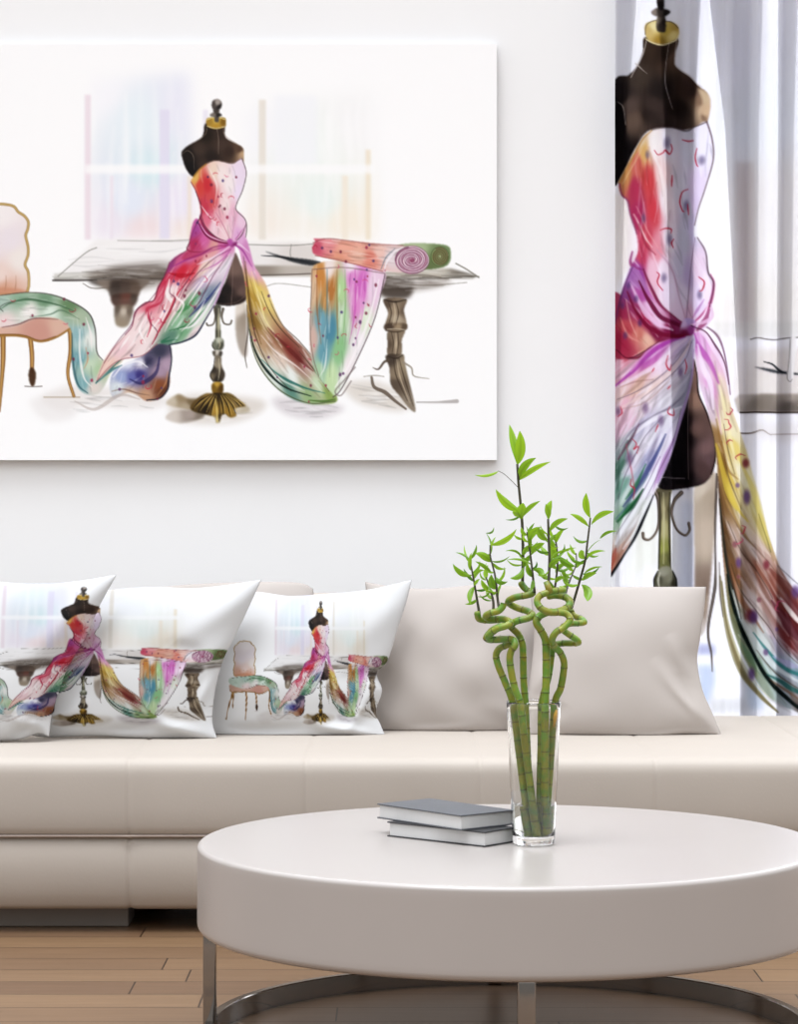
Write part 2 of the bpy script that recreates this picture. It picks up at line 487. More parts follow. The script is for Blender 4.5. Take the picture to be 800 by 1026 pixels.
    for pts, w in (([(30, 336), (32, 355), (32, 372)], (5, 4.5, 4)), ([(70, 326), (71, 350), (68, 375), (74, 397)], (5, 4.5, 3.2, 3)), ([(3, 334), (3, 360), (1, 390), (-1, 412)], (5.5, 5, 3.5, 3)),
                   ([(-36, 336), (-44, 360), (-52, 385), (-58, 412)], (5, 4.5, 3.5, 3)), ([(-32, 320), (-35, 350), (-38, 380)], (4, 3.5, 3))):
        A.stroke(pts, '9a6a2c', w, .95); A.stroke(pts, 'd8ae6a', tuple(v * .45 for v in w), .9)
    A.fill([(29, 372), (32, 368), (36, 374), (35, 384), (33, 387), (31, 386), (29, 380)], '5a3a20', .5, .95)
    A.stroke([(25, 387), (33, 387.5), (42, 387)], '55473c', .8, .8)
    A.stroke([(44, 398), (60, 398), (80, 398)], 'b09a80', 1, .7)
    A.fill([(-44, 318), (0, 318), (40, 312), (70, 322), (72, 328), (58, 337), (42, 342), (10, 336), (-40, 338), (-46, 330)], [(0, 325, 'e3bfae'), (40, 333, 'd9a798'), (60, 327, 'e3c0ae'), (-40, 328, 'deb8a4')], .5, 1)
    A.stroke([(-46, 330), (-38, 338), (5, 336), (24, 337), (40, 342), (56, 338), (72, 328)], 'b58a48', (2, 3, 2.4, 2), .95)
    A.stroke([(-40, 337), (5, 335), (24, 336), (40, 341), (56, 337)], '8a5f2c', .8, .8)
    # green cloth over the seat, falling to the floor
    tr = [(-46, 302), (-20, 296), (0, 296), (30, 293), (58, 297), (86, 311), (95, 328), (97, 350), (103, 361), (118, 350), (132, 338), (124, 360), (112, 372), (104, 388), (97, 395), (86, 395), (77, 386), (72, 362), (72, 334), (62, 321), (40, 318), (18, 326), (2, 328), (-20, 326), (-46, 316)]
    A.fill(tr, [(-30, 308, 'cfe0d2'), (0, 303, 'b9cfc2'), (20, 300, '9fbfa4'), (45, 302, '86aa8a'), (70, 305, '7c9e74'), (30, 312, 'f2eeea'), (5, 322, 'efdedc'), (50, 313, 'e3efe4'), (80, 318, 'b9c9b0'), (78, 335, '9fc4c8'), (80, 360, '7fb0b8'), (90, 340, 'e8ece6'), (90, 365, 'cfe0c8'), (100, 370, 'bcd6b0'), (84, 384, '8fbcc0'), (94, 388, 'e6ddd6'), (110, 366, 'e9d9c4'), (126, 344, 'eccfc4')], .6, 1)
    A.streaks(tr, lambda x, y: 5 if y < 322 and x < 70 else 85, 46, 8, (8, 20), (.6, 1.6), .5, 12)
    for pts, cc, w, al in (([(0, 310), (12, 303), (30, 300), (56, 305), (75, 312)], '4f7a58', (.6, 2.6, .6), .75), ([(30, 318), (50, 315), (62, 311), (80, 320)], '5c8066', (.5, 1.8, .4), .6),
                           ([(2, 328), (18, 325), (35, 319), (58, 320)], '8a5a58', (.8, 1.6, .6), .8), ([(-46, 302), (0, 296), (30, 293), (58, 297), (86, 311), (95, 328), (97, 352), (103, 361)], '4c4a44', (.6, .9, 1.4, .8), .8),
                           ([(72, 334), (73, 362), (78, 385), (88, 394)], '3d6f7a', (1, 2.6, 1), .7), ([(80, 330), (80, 355), (84, 378), (92, 388)], 'f7f6f2', (1, 2.4, .6), .8),
                           ([(86, 318), (91, 335), (92, 352)], 'f4f0ee', (.6, 2.4, .6), .8), ([(96, 384), (104, 374), (114, 366), (122, 360)], '1f6a62', (1, 3.4, .8), .85), ([(97, 382), (104, 373), (112, 366)], '0d302e', (.6, 1.3, .4), .9),
                           ([(84, 370), (88, 360), (86, 348)], 'e0976e', (.4, 1.4, .4), .7), ([(3, 312), (0, 308), (6, 304), (14, 302)], '5d6a60', 1, .7)):
        A.stroke(pts, cc, w, al)
    A.motifs(tr, 14, 3, 1.0)
    # ----- cloth bulging on the floor (indigo) under the skirt
    bl = k([(380, 498), (440, 500), (447, 555), (440, 610), (440, 660), (410, 712), (350, 728), (310, 705), (270, 694), (215, 715), (200, 660), (225, 600), (330, 545)])
    A.fill(bl, [(148, 362, '4a4668'), (160, 352, '4e4e66'), (140, 376, '4b4390'), (132, 378, '7a7fc0'), (122, 378, 'aab8de'), (128, 364, 'dfe4f2'), (142, 364, 'e9e6f2'), (118, 388, 'dfe6ea'), (160, 372, 'b8a0b4'), (167, 365, 'c0a8bc'), (160, 386, 'a0603c'), (164, 392, '7c4a30'), (146, 396, 'd2a888'), (130, 394, 'dec4ae')], .6, 1)
    A.streaks(bl, 140, 22, 9, (6, 14), (.6, 1.8), .5, 40)
    for pts, cc, w, al in (([(170, 345), (172, 360), (169, 380), (168, 390), (160, 399), (147, 401)], '2a2a3e', (1, 1.8, 1.2), .85), ([(130, 380), (142, 384), (156, 374), (160, 358)], '2e2a66', (1, 4.5, 1.4), .6),
                           ([(113, 378), (124, 366), (138, 362), (148, 368)], 'f4f3f8', (.8, 3, .8), .8), ([(112, 392), (124, 390), (138, 394), (150, 396)], '8a6a58', (.6, 1.6, .5), .7), ([(158, 396), (166, 384), (168, 372)], 'd6a070', (.6, 1.6, .4), .7),
                           ([(96, 384), (110, 372), (122, 366)], '2f7f86', (1, 3.4, .8), .7)):
        A.stroke(pts, cc, w, al)
    A.motifs(bl, 6, 5, 1.1)
    A.stroke([(75, 402), (95, 410), (120, 396), (140, 400)], 'bfb2ac', (1, 4, 1), .5)
    # ----- stand of the form
    A.fill(t([(330, 385), (362, 385), (358, 450), (362, 530), (338, 530), (340, 450)]), [(215, 310, '6c6a5c'), (218, 325, 'a5a38a'), (220, 335, '70705c')], .4, 1)
    for pts in (t([(335, 395), (338, 430), (328, 465), (305, 472), (298, 462)]), t([(372, 398), (366, 430), (376, 462), (402, 466), (410, 450)])):
        A.stroke(pts, '5e564a', (2.6, 1.6, 1.4, 1.6), .95); A.stroke(pts, 'b0a48e', (.8, .6, .4), .7)
    A.fill(t([(330, 540), (345, 525), (370, 530), (376, 555), (366, 580), (335, 580), (324, 560)]), [(214, 342, '7d806e'), (219, 341, 'd0d2c0'), (222, 346, '5f6050')], .4, 1)
    A.fill(t([(326, 586), (366, 586), (362, 612), (334, 612)]), [(214, 353, '5c5448'), (218, 353, 'efe8dc'), (221, 354, '4c443a')], .3, 1)
    A.fill(t([(338, 610), (362, 612), (366, 650), (380, 690), (366, 722), (330, 722), (314, 692), (332, 650)]), [(214, 370, '4a4036'), (218, 366, 'a89c86'), (222, 374, '5c5044'), (213, 378, '8a7c66'), (217, 380, '3f362c')], .4, 1)
    for q_ in ([(338, 395), (342, 450), (340, 525)], [(326, 545), (324, 562), (334, 580)], [(334, 616), (328, 660), (314, 692), (328, 722)]):
        A.stroke(t(q_), '2e2820', (.5, 1.1, .5), .8)
    for q_ in ([(352, 395), (352, 450), (352, 525)], [(352, 536), (358, 556), (352, 574)], [(352, 620), (356, 670), (350, 716)]):
        A.stroke(t(q_), 'd8d0b4', (.4, 1.3, .4), .8)
    A.fill(t([(320, 745), (330, 725), (362, 725), (374, 742), (366, 775), (330, 778)]), [(214, 387, '8a6a1e'), (217, 385, 'd8b24a'), (222, 389, '6a4c12')], .4, 1)
    A.fill(t([(118, 818), (170, 778), (215, 796), (262, 802), (240, 846), (190, 842)]), [(172, 402, 'cfc2ac'), (182, 398, 'a08a66'), (192, 402, '7e6844'), (186, 408, 'b8a88c')], .8, .85)
    A.fill(t([(115, 885), (150, 852), (232, 848), (290, 866), (262, 890), (180, 906)]), [(172, 416, 'd8cec4'), (190, 414, 'b0a298'), (202, 416, '8a7c6c')], .9, .85)
    A.fill(t([(430, 800), (470, 820), (492, 850), (452, 862), (420, 850)]), [(240, 405, 'd8ccb4'), (246, 410, 'c0b296')], .9, .7)
    A.fill(t([(330, 772), (372, 770), (408, 776), (440, 800), (472, 830), (446, 836), (420, 846), (432, 872), (404, 882), (380, 866), (364, 876), (358, 902), (340, 906), (332, 880), (300, 870), (262, 862), (232, 850), (226, 832), (244, 806), (290, 776)]), [(200, 402, '7a6030'), (210, 398, 'a48444'), (218, 396, '40300f'), (226, 398, '8a7034'), (236, 405, '9a8250'), (206, 410, '35270f'), (217, 412, 'c49e40'), (230, 412, 'b08c34'), (222, 418, '5e4820'), (218, 421, 'd6caa6')], .4, 1)
    for x, y in ((236, 846), (262, 858), (290, 864), (316, 872), (374, 868), (404, 874), (428, 862), (446, 834), (462, 830)):
        A.stroke(t([(348 + (x - 345) * .28, 778), (347 + (x - 345) * .72, 776 + (y - 776) * .45), (x, y)]), '241a0a', (.5, 1.5, .5), .85)
        A.stroke(t([(352 + (x - 345) * .3, 780), (354 + (x - 345) * .72, 780 + (y - 776) * .45), (x + 7, y - 6)]), 'dcbc68', (.3, 1.0, .3), .85)
    A.stroke(t([(338, 800), (344, 850), (346, 900)]), 'e0c878', (.8, 1.8, .8), .9); A.stroke(t([(352, 800), (356, 850), (354, 898)]), '2e2210', (.6, 1.2, .6), .85)
    # ----- dress form body
    A.fill(t([(420, 150), (450, 200), (472, 260), (478, 340), (465, 366), (420, 382), (370, 382), (332, 372), (325, 350), (380, 280)]), [(220, 300, '231b1a'), (228, 290, '2f2523'), (236, 285, '6a544e'), (243, 292, '7d645c'), (236, 270, '8a7268'), (240, 302, '3f302c')], .4, 1)
    A.stroke(t([(415, 190), (414, 290), (408, 380)]), 'a89088', .5, .7)
    A.stroke(t([(330, 365), (370, 375), (430, 368), (470, 340)]), '8a7468', .6, .6)
    body = q([(208, 192), (285, 200), (290, 240), (300, 262), (350, 288), (372, 305), (376, 340), (366, 375), (300, 385), (240, 380), (190, 410), (152, 432), (120, 400), (102, 350), (98, 322), (122, 296), (180, 262), (195, 240)])
    A.fill(body, [(207, 135, '35291f'), (220, 135, '4a3a30'), (200, 150, '55443a'), (188, 155, '2a211d'), (212, 158, '382b26'), (230, 152, '4c382e'), (240, 150, '6a5040'), (243, 154, 'cfb08c'), (190, 168, '1f1918'), (222, 145, '5a463c'), (205, 165, '4f3e35')], .4, 1)
    for pts in (q([(212, 205), (205, 240), (180, 262)]), q([(255, 215), (262, 260), (262, 330)]), q([(100, 330), (125, 315), (150, 340), (155, 400)]), q([(285, 205), (290, 245), (345, 285)])):
        A.stroke(pts, 'b8a898', (.3, .6, .3), .7)
    A.fill(q([(208, 178), (225, 168), (285, 168), (296, 185), (290, 210), (250, 218), (214, 208)]), [(210, 122, 'b9953a'), (217, 120, 'e6c862'), (224, 122, '9a7424'), (217, 127, 'c9a23a')], .4, 1)
    A.stroke(q([(208, 178), (250, 166), (292, 176)]), 'f2e2a0', .8, .9)
    A.stroke(q([(212, 206), (250, 216), (290, 208)]), 'fff4d0', .7, .8)
    A.fill(q([(246, 160), (262, 160), (264, 186), (246, 186)]), '6a6058', .3, 1)
    A.fill(q([(224, 156), (250, 142), (278, 156), (262, 166), (240, 166)]), [(214, 115, '8e857c'), (219, 115, '3a332e')], .3, 1)
    A.fill(q([(240, 132), (266, 132), (262, 148), (244, 148)]), '5a5048', .3, 1)
    A.fill(q([(232, 110), (240, 90), (262, 86), (276, 100), (274, 124), (256, 136), (238, 130)]), [(214, 104, '5b524e'), (218, 103, 'c2b8b0'), (220, 107, '302a28')], .3, 1)
    # ----- right-hand train
    trn = [(240, 244), (248, 256), (256, 268), (266, 284), (272, 300), (281, 322), (294, 338), (308, 352), (320, 368), (330, 384), (338, 398), (334, 404), (310, 405), (286, 396), (266, 376), (254, 350), (249, 325), (247, 300), (246, 285), (243, 268)]
    A.fill(trn, [(246, 258, 'dfa0d0'), (252, 270, 'eeb8d4'), (258, 290, 'e8d070'), (254, 300, 'c9a648'), (266, 300, 'efdc8c'), (256, 322, 'a3813e'), (264, 322, 'e4d4a8'), (262, 340, 'c9a884'), (274, 340, 'b98a6c'), (290, 350, '9c4a3e'), (300, 360, '8a3a34'), (280, 360, 'ead9cc'), (275, 378, 'e4ece4'), (292, 376, 'eef2ee'), (306, 368, 'cbb0a4'), (318, 384, 'd3e4c6'), (330, 396, '9fb86a'), (310, 398, 'a9c490'), (290, 390, '6f9f90')], .5, 1, True, 3, (58, 2.6))
    A.streaks(trn, lambda x, y: 75 - (y - 250) * .2, 60, 6, (8, 24), (.6, 1.8), .55, 8)
    for pts, cc, w, al in (([(246, 262), (249, 290), (254, 320), (262, 345)], '7a5a24', (.6, 2.4, .6), .6), ([(252, 272), (260, 300), (266, 320), (274, 332)], 'f8ecb0', (.5, 1.8, .4), .8),
                           ([(268, 328), (284, 344), (302, 362), (314, 372)], '7a2a28', (.6, 4.5, .8), .6), ([(262, 336), (276, 352), (296, 366), (312, 380)], 'f6ece6', (.5, 2, .5), .8),
                           ([(250, 330), (256, 352), (268, 372), (286, 388), (312, 397)], '122c26', (.8, 2.6, .8), .9), ([(254, 342), (264, 362), (282, 380), (306, 392)], 'e8f0ea', (.5, 1.8, .5), .8),
                           ([(262, 360), (280, 376), (304, 388), (326, 394)], '2f7f76', (.5, 2.6, .5), .8), ([(249, 318), (252, 345), (262, 370), (282, 392), (310, 404), (336, 402)], '5f6a4a', (.6, 1.3, 1), .8),
                           ([(270, 300), (282, 324), (300, 342), (320, 366), (332, 388)], '6c5e52', (.4, .9, .4), .8), ([(310, 401), (324, 402), (336, 400)], '4f7a2c', (1, 2.4, 1), .7),
                           ([(258, 312), (270, 334), (288, 350)], '8a6a3c', (.4, 1.2, .4), .6)):
        A.stroke(pts, cc, w, al)
    for pts in ([(244, 256), (247, 280), (251, 312), (258, 342), (272, 370), (292, 392)], [(262, 292), (270, 312), (282, 330), (300, 348)], [(300, 352), (316, 372), (330, 392)]):
        A.stroke(pts, '4a3428', (.4, 1.1, .5), .75)
    A.motifs(trn, 15, 8, 1.0)
    # ----- cloth hanging from the table
    hg = r([(82, 182), (120, 155), (200, 150), (290, 172), (352, 196), (330, 280), (300, 380), (268, 460), (228, 550), (195, 610), (165, 640), (150, 625), (105, 572), (90, 540), (78, 490), (74, 400), (80, 280)])
    A.fill(hg, [(314, 290, 'e6c8a8'), (313, 340, 'dcc0b4'), (322, 278, 'd99a50'), (332, 290, 'c98a48'), (326, 300, 'd0a060'), (322, 320, '7fb4c4'), (332, 330, '5f9eb4'), (324, 355, '78b0be'), (342, 290, 'bfe0a8'), (344, 320, 'c6e0bc'), (340, 350, '9ed09a'), (352, 278, 'e69ad8'), (362, 290, 'dd74cc'), (358, 305, 'e79ad6'), (374, 290, 'f0d8ea'), (366, 320, 'e6eedc'), (360, 345, 'f2eef0'), (350, 370, 'f4ecee'), (345, 385, 'eaeee6'), (332, 378, 'cfe6b8'), (320, 372, 'b8d8b4'), (330, 268, 'f2e6e2'), (352, 266, 'f4eaf0')], .5, 1, True, 4, (94, 2.6))
    A.streaks(hg, 95, 60, 7, (12, 34), (.6, 2), .5, 5)
    for x0, x1, cc in ((318, 322, 'b06a34'), (338, 339, 'a5763c'), (328, 328, '4e8ca4'), (346, 343, '8ac07a'), (356, 350, 'd052b8'), (364, 356, 'e48ad4')):
        A.stroke([(x0, 270), (x0, 310), (x1, 345)], cc, (.8, 1.8, .4), .55)
    for pts, cc, w, al in (([(313, 270), (311, 330), (314, 358), (320, 378)], '8a6c60', .9, .7), ([(386, 275), (376, 318), (358, 360), (342, 390), (334, 398)], '5c4a50', 1, .8), ([(380, 280), (368, 325), (350, 366), (336, 388)], 'fbf6f8', (1, 3, 1), .7),
                           ([(320, 378), (326, 366), (328, 340)], 'f0f4ec', (.5, 1.6, .4), .7), ([(356, 368), (346, 380), (336, 392), (342, 396), (352, 382)], '8a7a78', 1.4, .6), ([(314, 270), (345, 268), (386, 274)], '8a6a6a', .9, .7)):
        A.stroke(pts, cc, w, al)
    A.motifs(hg, 30, 11, .95)
    # rolls of cloth on the table
    A.fill([(398, 246), (444, 245), (452, 254), (448, 266), (430, 270), (410, 268)], [(420, 250, 'b8c8a0'), (440, 255, '8aa070'), (430, 265, '7a8c5c')], .4, 1)
    A.dot(441, 257, 9.4, 10, '66784a', 1, .08); A.dot(441, 257, 8.4, 9, 'b9c69a', 1, .1)
    for ph, cc in ((0, '5e7040'), (2.2, '8a9a62'), (4.2, '7a5c40')):
        A.stroke([(441 + (8.2 - t * .4) * math.cos(t * 1.3 + ph), 257 + (8.8 - t * .43) * math.sin(t * 1.3 + ph)) for t in np.linspace(0, 18, 44)], cc, (1, 1, .6), .8, .35, 3)
    rl = [(316, 242), (322, 239), (400, 246), (418, 247), (424, 260), (408, 272), (384, 271), (345, 262), (318, 256), (313, 250)]
    A.fill(rl, [(318, 248, 'd8607c'), (328, 246, 'eea0a4'), (345, 250, 'f4b8a4'), (360, 256, 'f0c0ac'), (372, 258, 'ea8e7c'), (380, 252, 'f2cfc4'), (392, 258, 'e8dce0'), (340, 258, 'ecaa90')], .5, 1)
    A.streaks(rl, 8, 40, 71, (8, 30), (.6, 2), .5, 4)
    A.stroke([(314, 243), (330, 239), (370, 244), (404, 246)], 'a05a5c', .8, .7); A.stroke([(316, 256), (345, 262), (384, 272)], 'b0584c', .9, .8)
    A.motifs(rl, 11, 14, 1.0)
    A.dot(413, 260.5, 17, 14.2, '8a6478', .95, .05); A.dot(413, 260.5, 16.2, 13.4, 'e2c0cc', 1, .1)
    for ph, cc, w_ in ((0, '8c5874', 1.2), (1.7, 'c084a0', 1.3), (3.1, '7a4866', .8), (4.6, 'f4e2ea', 1.0)):
        A.stroke([(413 + (15.4 - t * .62) * 1.08 * math.cos(t * 1.45 + ph) + .8 * math.sin(t * 2.3 + ph), 260.5 + (13.2 - t * .53) * math.sin(t * 1.45 + ph)) for t in np.linspace(0, 22, 60)], cc, (w_, w_, w_ * .7), .8, .35, 3)
    A.dot(413, 261, 2.6, 2.2, 'a04a70', .8, .4)
    A.stroke([(385, 272), (388, 262), (396, 252), (404, 248)], 'f4f0f4', (1, 2.6, 1), .8)
    A.stroke([(382, 270), (387, 258), (396, 249)], '5c7c8c', (.5, 1, .4), .7)
    # ----- skirt sweeping to the left
    sk = k([(545, -5), (600, 55), (690, 95), (702, 130), (690, 172), (655, 260), (622, 338), (590, 392), (545, 462), (492, 490), (440, 502), (392, 500), (330, 545), (250, 560), (215, 585), (150, 645), (160, 600), (200, 528), (262, 462), (288, 425), (300, 372), (340, 335), (375, 322), (392, 270), (420, 228), (440, 172), (480, 138), (522, 122), (520, 80)])
    A.fill(sk, [(205, 235, 'd858a8'), (195, 245, 'c83a68'), (215, 250, 'eab0b0'), (226, 250, 'e08ac4'), (192, 256, 'd87ab0'), (180, 262, 'd86a9c'), (170, 266, 'a8468c'), (182, 272, 'e0304c'), (192, 272, 'e8586a'), (168, 280, 'd83c5e'), (160, 296, 'e0607c'), (150, 306, 'e87a90'), (170, 292, 'f6e6e6'), (176, 304, 'f0c6c8'), (205, 268, 'f2dcd0'), (218, 262, 'efd0dc'), (226, 268, 'e6dce6'), (212, 276, 'ecdcea'), (202, 284, 'c8b4d0'), (206, 296, '8c9ab0'), (194, 300, '9ec4a4'), (186, 308, '7cb080'), (178, 322, '9cc8a4'), (186, 330, '8abc94'), (200, 318, 'e0ecdf'), (196, 334, 'eedfe0'), (170, 338, '6f9a86'), (140, 320, 'f4dede'), (134, 335, 'f6e4e4'), (150, 330, 'f8ecea'), (160, 318, 'f0b4bc'), (120, 350, 'f2d4d8'), (108, 366, 'f0d0c4'), (145, 350, 'f4e4e4'), (205, 225, 'd070c0')], .5, 1, True, 3.5, (128, 2.2))
    A.streaks(sk, 128, 90, 5, (8, 26), (.8, 2.4), .55, 14)
    for pts, cc, w, al in (
            (k([(440, 172), (420, 228), (395, 270), (378, 322), (340, 335), (302, 370), (290, 425), (262, 462)]), '8a3050', (.8, 1.2, .8), .85),
            (k([(425, 250), (405, 330), (350, 360), (365, 420), (350, 470)]), 'd43a5c', (1, 3.4, .8), .75), (k([(440, 240), (430, 300), (455, 340), (420, 390), (405, 440)]), 'fbf3f2', (1, 5, 1), .85),
            (k([(520, 240), (470, 300), (440, 370), (400, 440), (370, 500)]), 'd22a48', (.6, 3, .8), .8), (k([(540, 215), (490, 225), (440, 215)]), 'c8102e', (.8, 5, 1), .7),
            (k([(560, 250), (500, 320), (450, 390), (420, 450)]), 'f7e6e6', (.8, 3, .6), .8), (k([(300, 470), (340, 420), (350, 370)]), 'f8ecec', (.6, 3, .6), .7),
            (k([(645, 250), (600, 310), (560, 350), (520, 390)]), '3c4a8a', (.6, 3.4, .8), .75), (k([(560, 300), (510, 350), (470, 370)]), '4c9a5c', (1, 5, 1), .6), (k([(590, 350), (520, 420), (440, 445)]), '3f8a54', (.6, 3.4, .8), .7),
            (k([(655, 250), (600, 340), (540, 420), (480, 440)]), 'f4f0f2', (.6, 3, .6), .85), (k([(690, 160), (655, 250), (622, 335), (585, 395)]), 'd8b4d8', (.6, 2.2, .8), .85),
            (k([(618, 345), (585, 400), (545, 462), (492, 490), (440, 502)]), '26304a', (.6, 2, 1.2), .9), (k([(440, 470), (410, 490), (470, 480)]), '2f7f5c', (.6, 3, .6), .7),
            (k([(150, 645), (200, 590), (250, 560), (330, 545), (390, 498)]), 'a85a64', .9, .7), (k([(150, 640), (175, 580), (215, 520), (262, 462)]), 'b07a78', (.5, 1, .5), .7),
            (k([(690, 98), (640, 115), (580, 130), (510, 160), (450, 190)]), 'b23a9a', (1.4, 3, .8), .7), (k([(685, 105), (620, 150), (550, 180)]), 'f6e2f0', (.8, 2.4, .6), .75), (k([(695, 110), (640, 170), (560, 210)]), 'c860b4', (.6, 1.8, .4), .6),
            (k([(520, 90), (512, 122), (560, 130), (610, 118)]), '7a1c3c', (1, 1.6, .8), .8)):
        A.stroke(pts, cc, w, al)
    for pts, w in (([(166, 272), (158, 290), (148, 303), (138, 310), (131, 326), (118, 342), (104, 364)], (.5, 1, .6)), ([(172, 262), (184, 253), (190, 249)], (.5, 1, .5)), ([(231, 250), (216, 258), (200, 272), (186, 290), (176, 312)], (.4, 1, .4)), ([(228, 256), (214, 276), (200, 302), (186, 322)], (.4, 1.1, .4)),
                   ([(176, 274), (170, 292), (176, 300), (168, 316), (160, 332)], (.4, 1.2, .4)), ([(152, 312), (150, 322), (158, 334), (150, 348)], (.3, 1, .3)), ([(196, 268), (186, 284), (178, 300)], (.4, 1.2, .4))):
        A.stroke(pts, '6a2444', w, .6)
    for pts in ([(222, 262), (204, 282), (188, 306)], [(180, 280), (176, 296), (184, 306), (172, 326)], [(146, 318), (140, 330), (146, 344)], [(130, 336), (120, 350)], [(206, 300), (196, 318), (182, 332)], [(168, 300), (162, 316), (152, 330)]):
        A.stroke(pts, 'fdf6f6', (.5, 2.6, .5), .8)
    A.motifs(sk, 26, 21, 1.05)
    # ----- bodice
    bo = q([(150, 432), (175, 400), (205, 376), (235, 362), (262, 360), (290, 366), (325, 372), (350, 358), (366, 350), (382, 390), (386, 420), (370, 490), (345, 545), (340, 575), (372, 605), (388, 645), (382, 690), (395, 730), (412, 795), (420, 850), (330, 730), (250, 700), (180, 640), (182, 600), (178, 550), (160, 492), (140, 455)])
    A.fill(bo, [(196, 178, 'eac06c'), (200, 186, 'e2504a'), (208, 185, 'dc3c48'), (212, 200, 'e05a60'), (206, 208, 'd84860'), (214, 172, 'f2dccc'), (222, 175, 'f6e8e6'), (230, 185, 'f6ecec'), (240, 175, 'efe0f0'), (240, 192, 'f0e2f4'), (226, 205, 'f4dfe0'), (220, 218, 'eeb8c4'), (208, 218, 'e8809c'), (234, 215, 'eec0d4'), (242, 222, 'f0d0e4'), (226, 232, 'f4d8dc'), (240, 236, 'e6b4dc'), (215, 228, 'f2d2dc'), (248, 250, 'dc98cc')], .4, 1, True, 3.5, (85, 1.8))
    A.streaks(bo, 80, 40, 10, (5, 14), (.5, 1.4), .45, 16)
    for pts, cc, w, al in ((q([(215, 385), (240, 430), (255, 480), (245, 560)]), 'fbeeea', (.5, 2, .4), .6), (q([(185, 560), (215, 600), (260, 650), (305, 712)]), 'f9dfe6', (.8, 1.8, .5), .8), (q([(188, 590), (180, 612), (200, 650)]), 'b04a8c', (.8, 1.6, .5), .7),
                           (q([(180, 610), (200, 660), (250, 705), (320, 728)]), 'a02a5c', (1.4, 2.6, 1.8), .9), (q([(165, 640), (200, 690), (255, 715), (315, 725)]), 'f2c8e0', (.5, 1.6, .6), .75), (q([(375, 660), (350, 700), (325, 725)]), 'b0308c', (.6, 2, 1.2), .85),
                           (q([(386, 640), (360, 690), (330, 722)]), 'f8e4f2', (.5, 1.6, .5), .8), (q([(250, 590), (285, 650), (318, 722)]), 'c86a8c', (.4, .9, .5), .6), (q([(345, 590), (330, 660), (320, 722)]), 'd090b4', (.4, 1, .4), .6),
                           (q([(205, 376), (235, 362), (262, 360), (290, 366), (325, 372), (350, 358), (366, 350)]), '6a4a40', .7, .7), (q([(368, 352), (386, 415), (370, 490), (345, 548), (342, 580), (380, 620), (388, 660), (384, 700)]), '5a4a4c', .8, .8),
                           (q([(152, 432), (178, 400), (208, 376)]), 'c0903c', 1.4, .8), (q([(140, 455), (160, 492), (180, 550)]), '9a3a58', .8, .8), (q([(325, 728), (370, 760), (410, 830)]), 'b850a8', (1.6, 2, .6), .8), (q([(330, 725), (360, 735), (400, 770)]), 'f4dcf0', (1, 1.6, .5), .8)):
        A.stroke(pts, cc, w, al)
    for pts in (q([(160, 495), (182, 552), (186, 600), (165, 640), (140, 700), (130, 745)]), q([(186, 604), (205, 655), (255, 702), (318, 726)]), q([(386, 640), (366, 690), (335, 722)])):
        A.stroke(pts, '5a1a3a', (.4, 1.1, .5), .7)
    A.fill(q([(150, 665), (178, 640), (205, 690), (255, 720), (312, 732), (250, 760), (180, 785), (100, 800), (128, 745)]), [(193, 232, 'b04aa0'), (196, 245, 'c83a70'), (205, 242, 'e07ab4'), (215, 245, 'e4a8a0'), (222, 246, 'd868b0'), (190, 254, 'c8406c'), (228, 244, 'c04a9c')], .5, .7)
    A.stroke(q([(175, 640), (205, 690), (255, 718), (318, 730)]), '8a1850', (1, 2.4, 1.4), .85); A.stroke(q([(185, 650), (215, 690), (262, 712), (316, 724)]), 'f4d0e6', (.5, 1.5, .6), .8); A.stroke(q([(310, 735), (240, 745), (180, 780), (110, 800)]), 'a02c78', (.6, 1.6, .4), .7)
    A.motifs(q([(215, 400), (360, 380), (370, 440), (345, 520), (340, 640), (260, 640), (200, 560)]), 20, 31, 1.0)
    A.fill(q([(300, 715), (322, 706), (345, 718), (340, 738), (315, 742)]), [(231, 242, 'c860b4'), (235, 240, 'f0c8e4'), (236, 245, '9a2c7c')], .3, 1)
    return A.tone(1.30, 0.88)
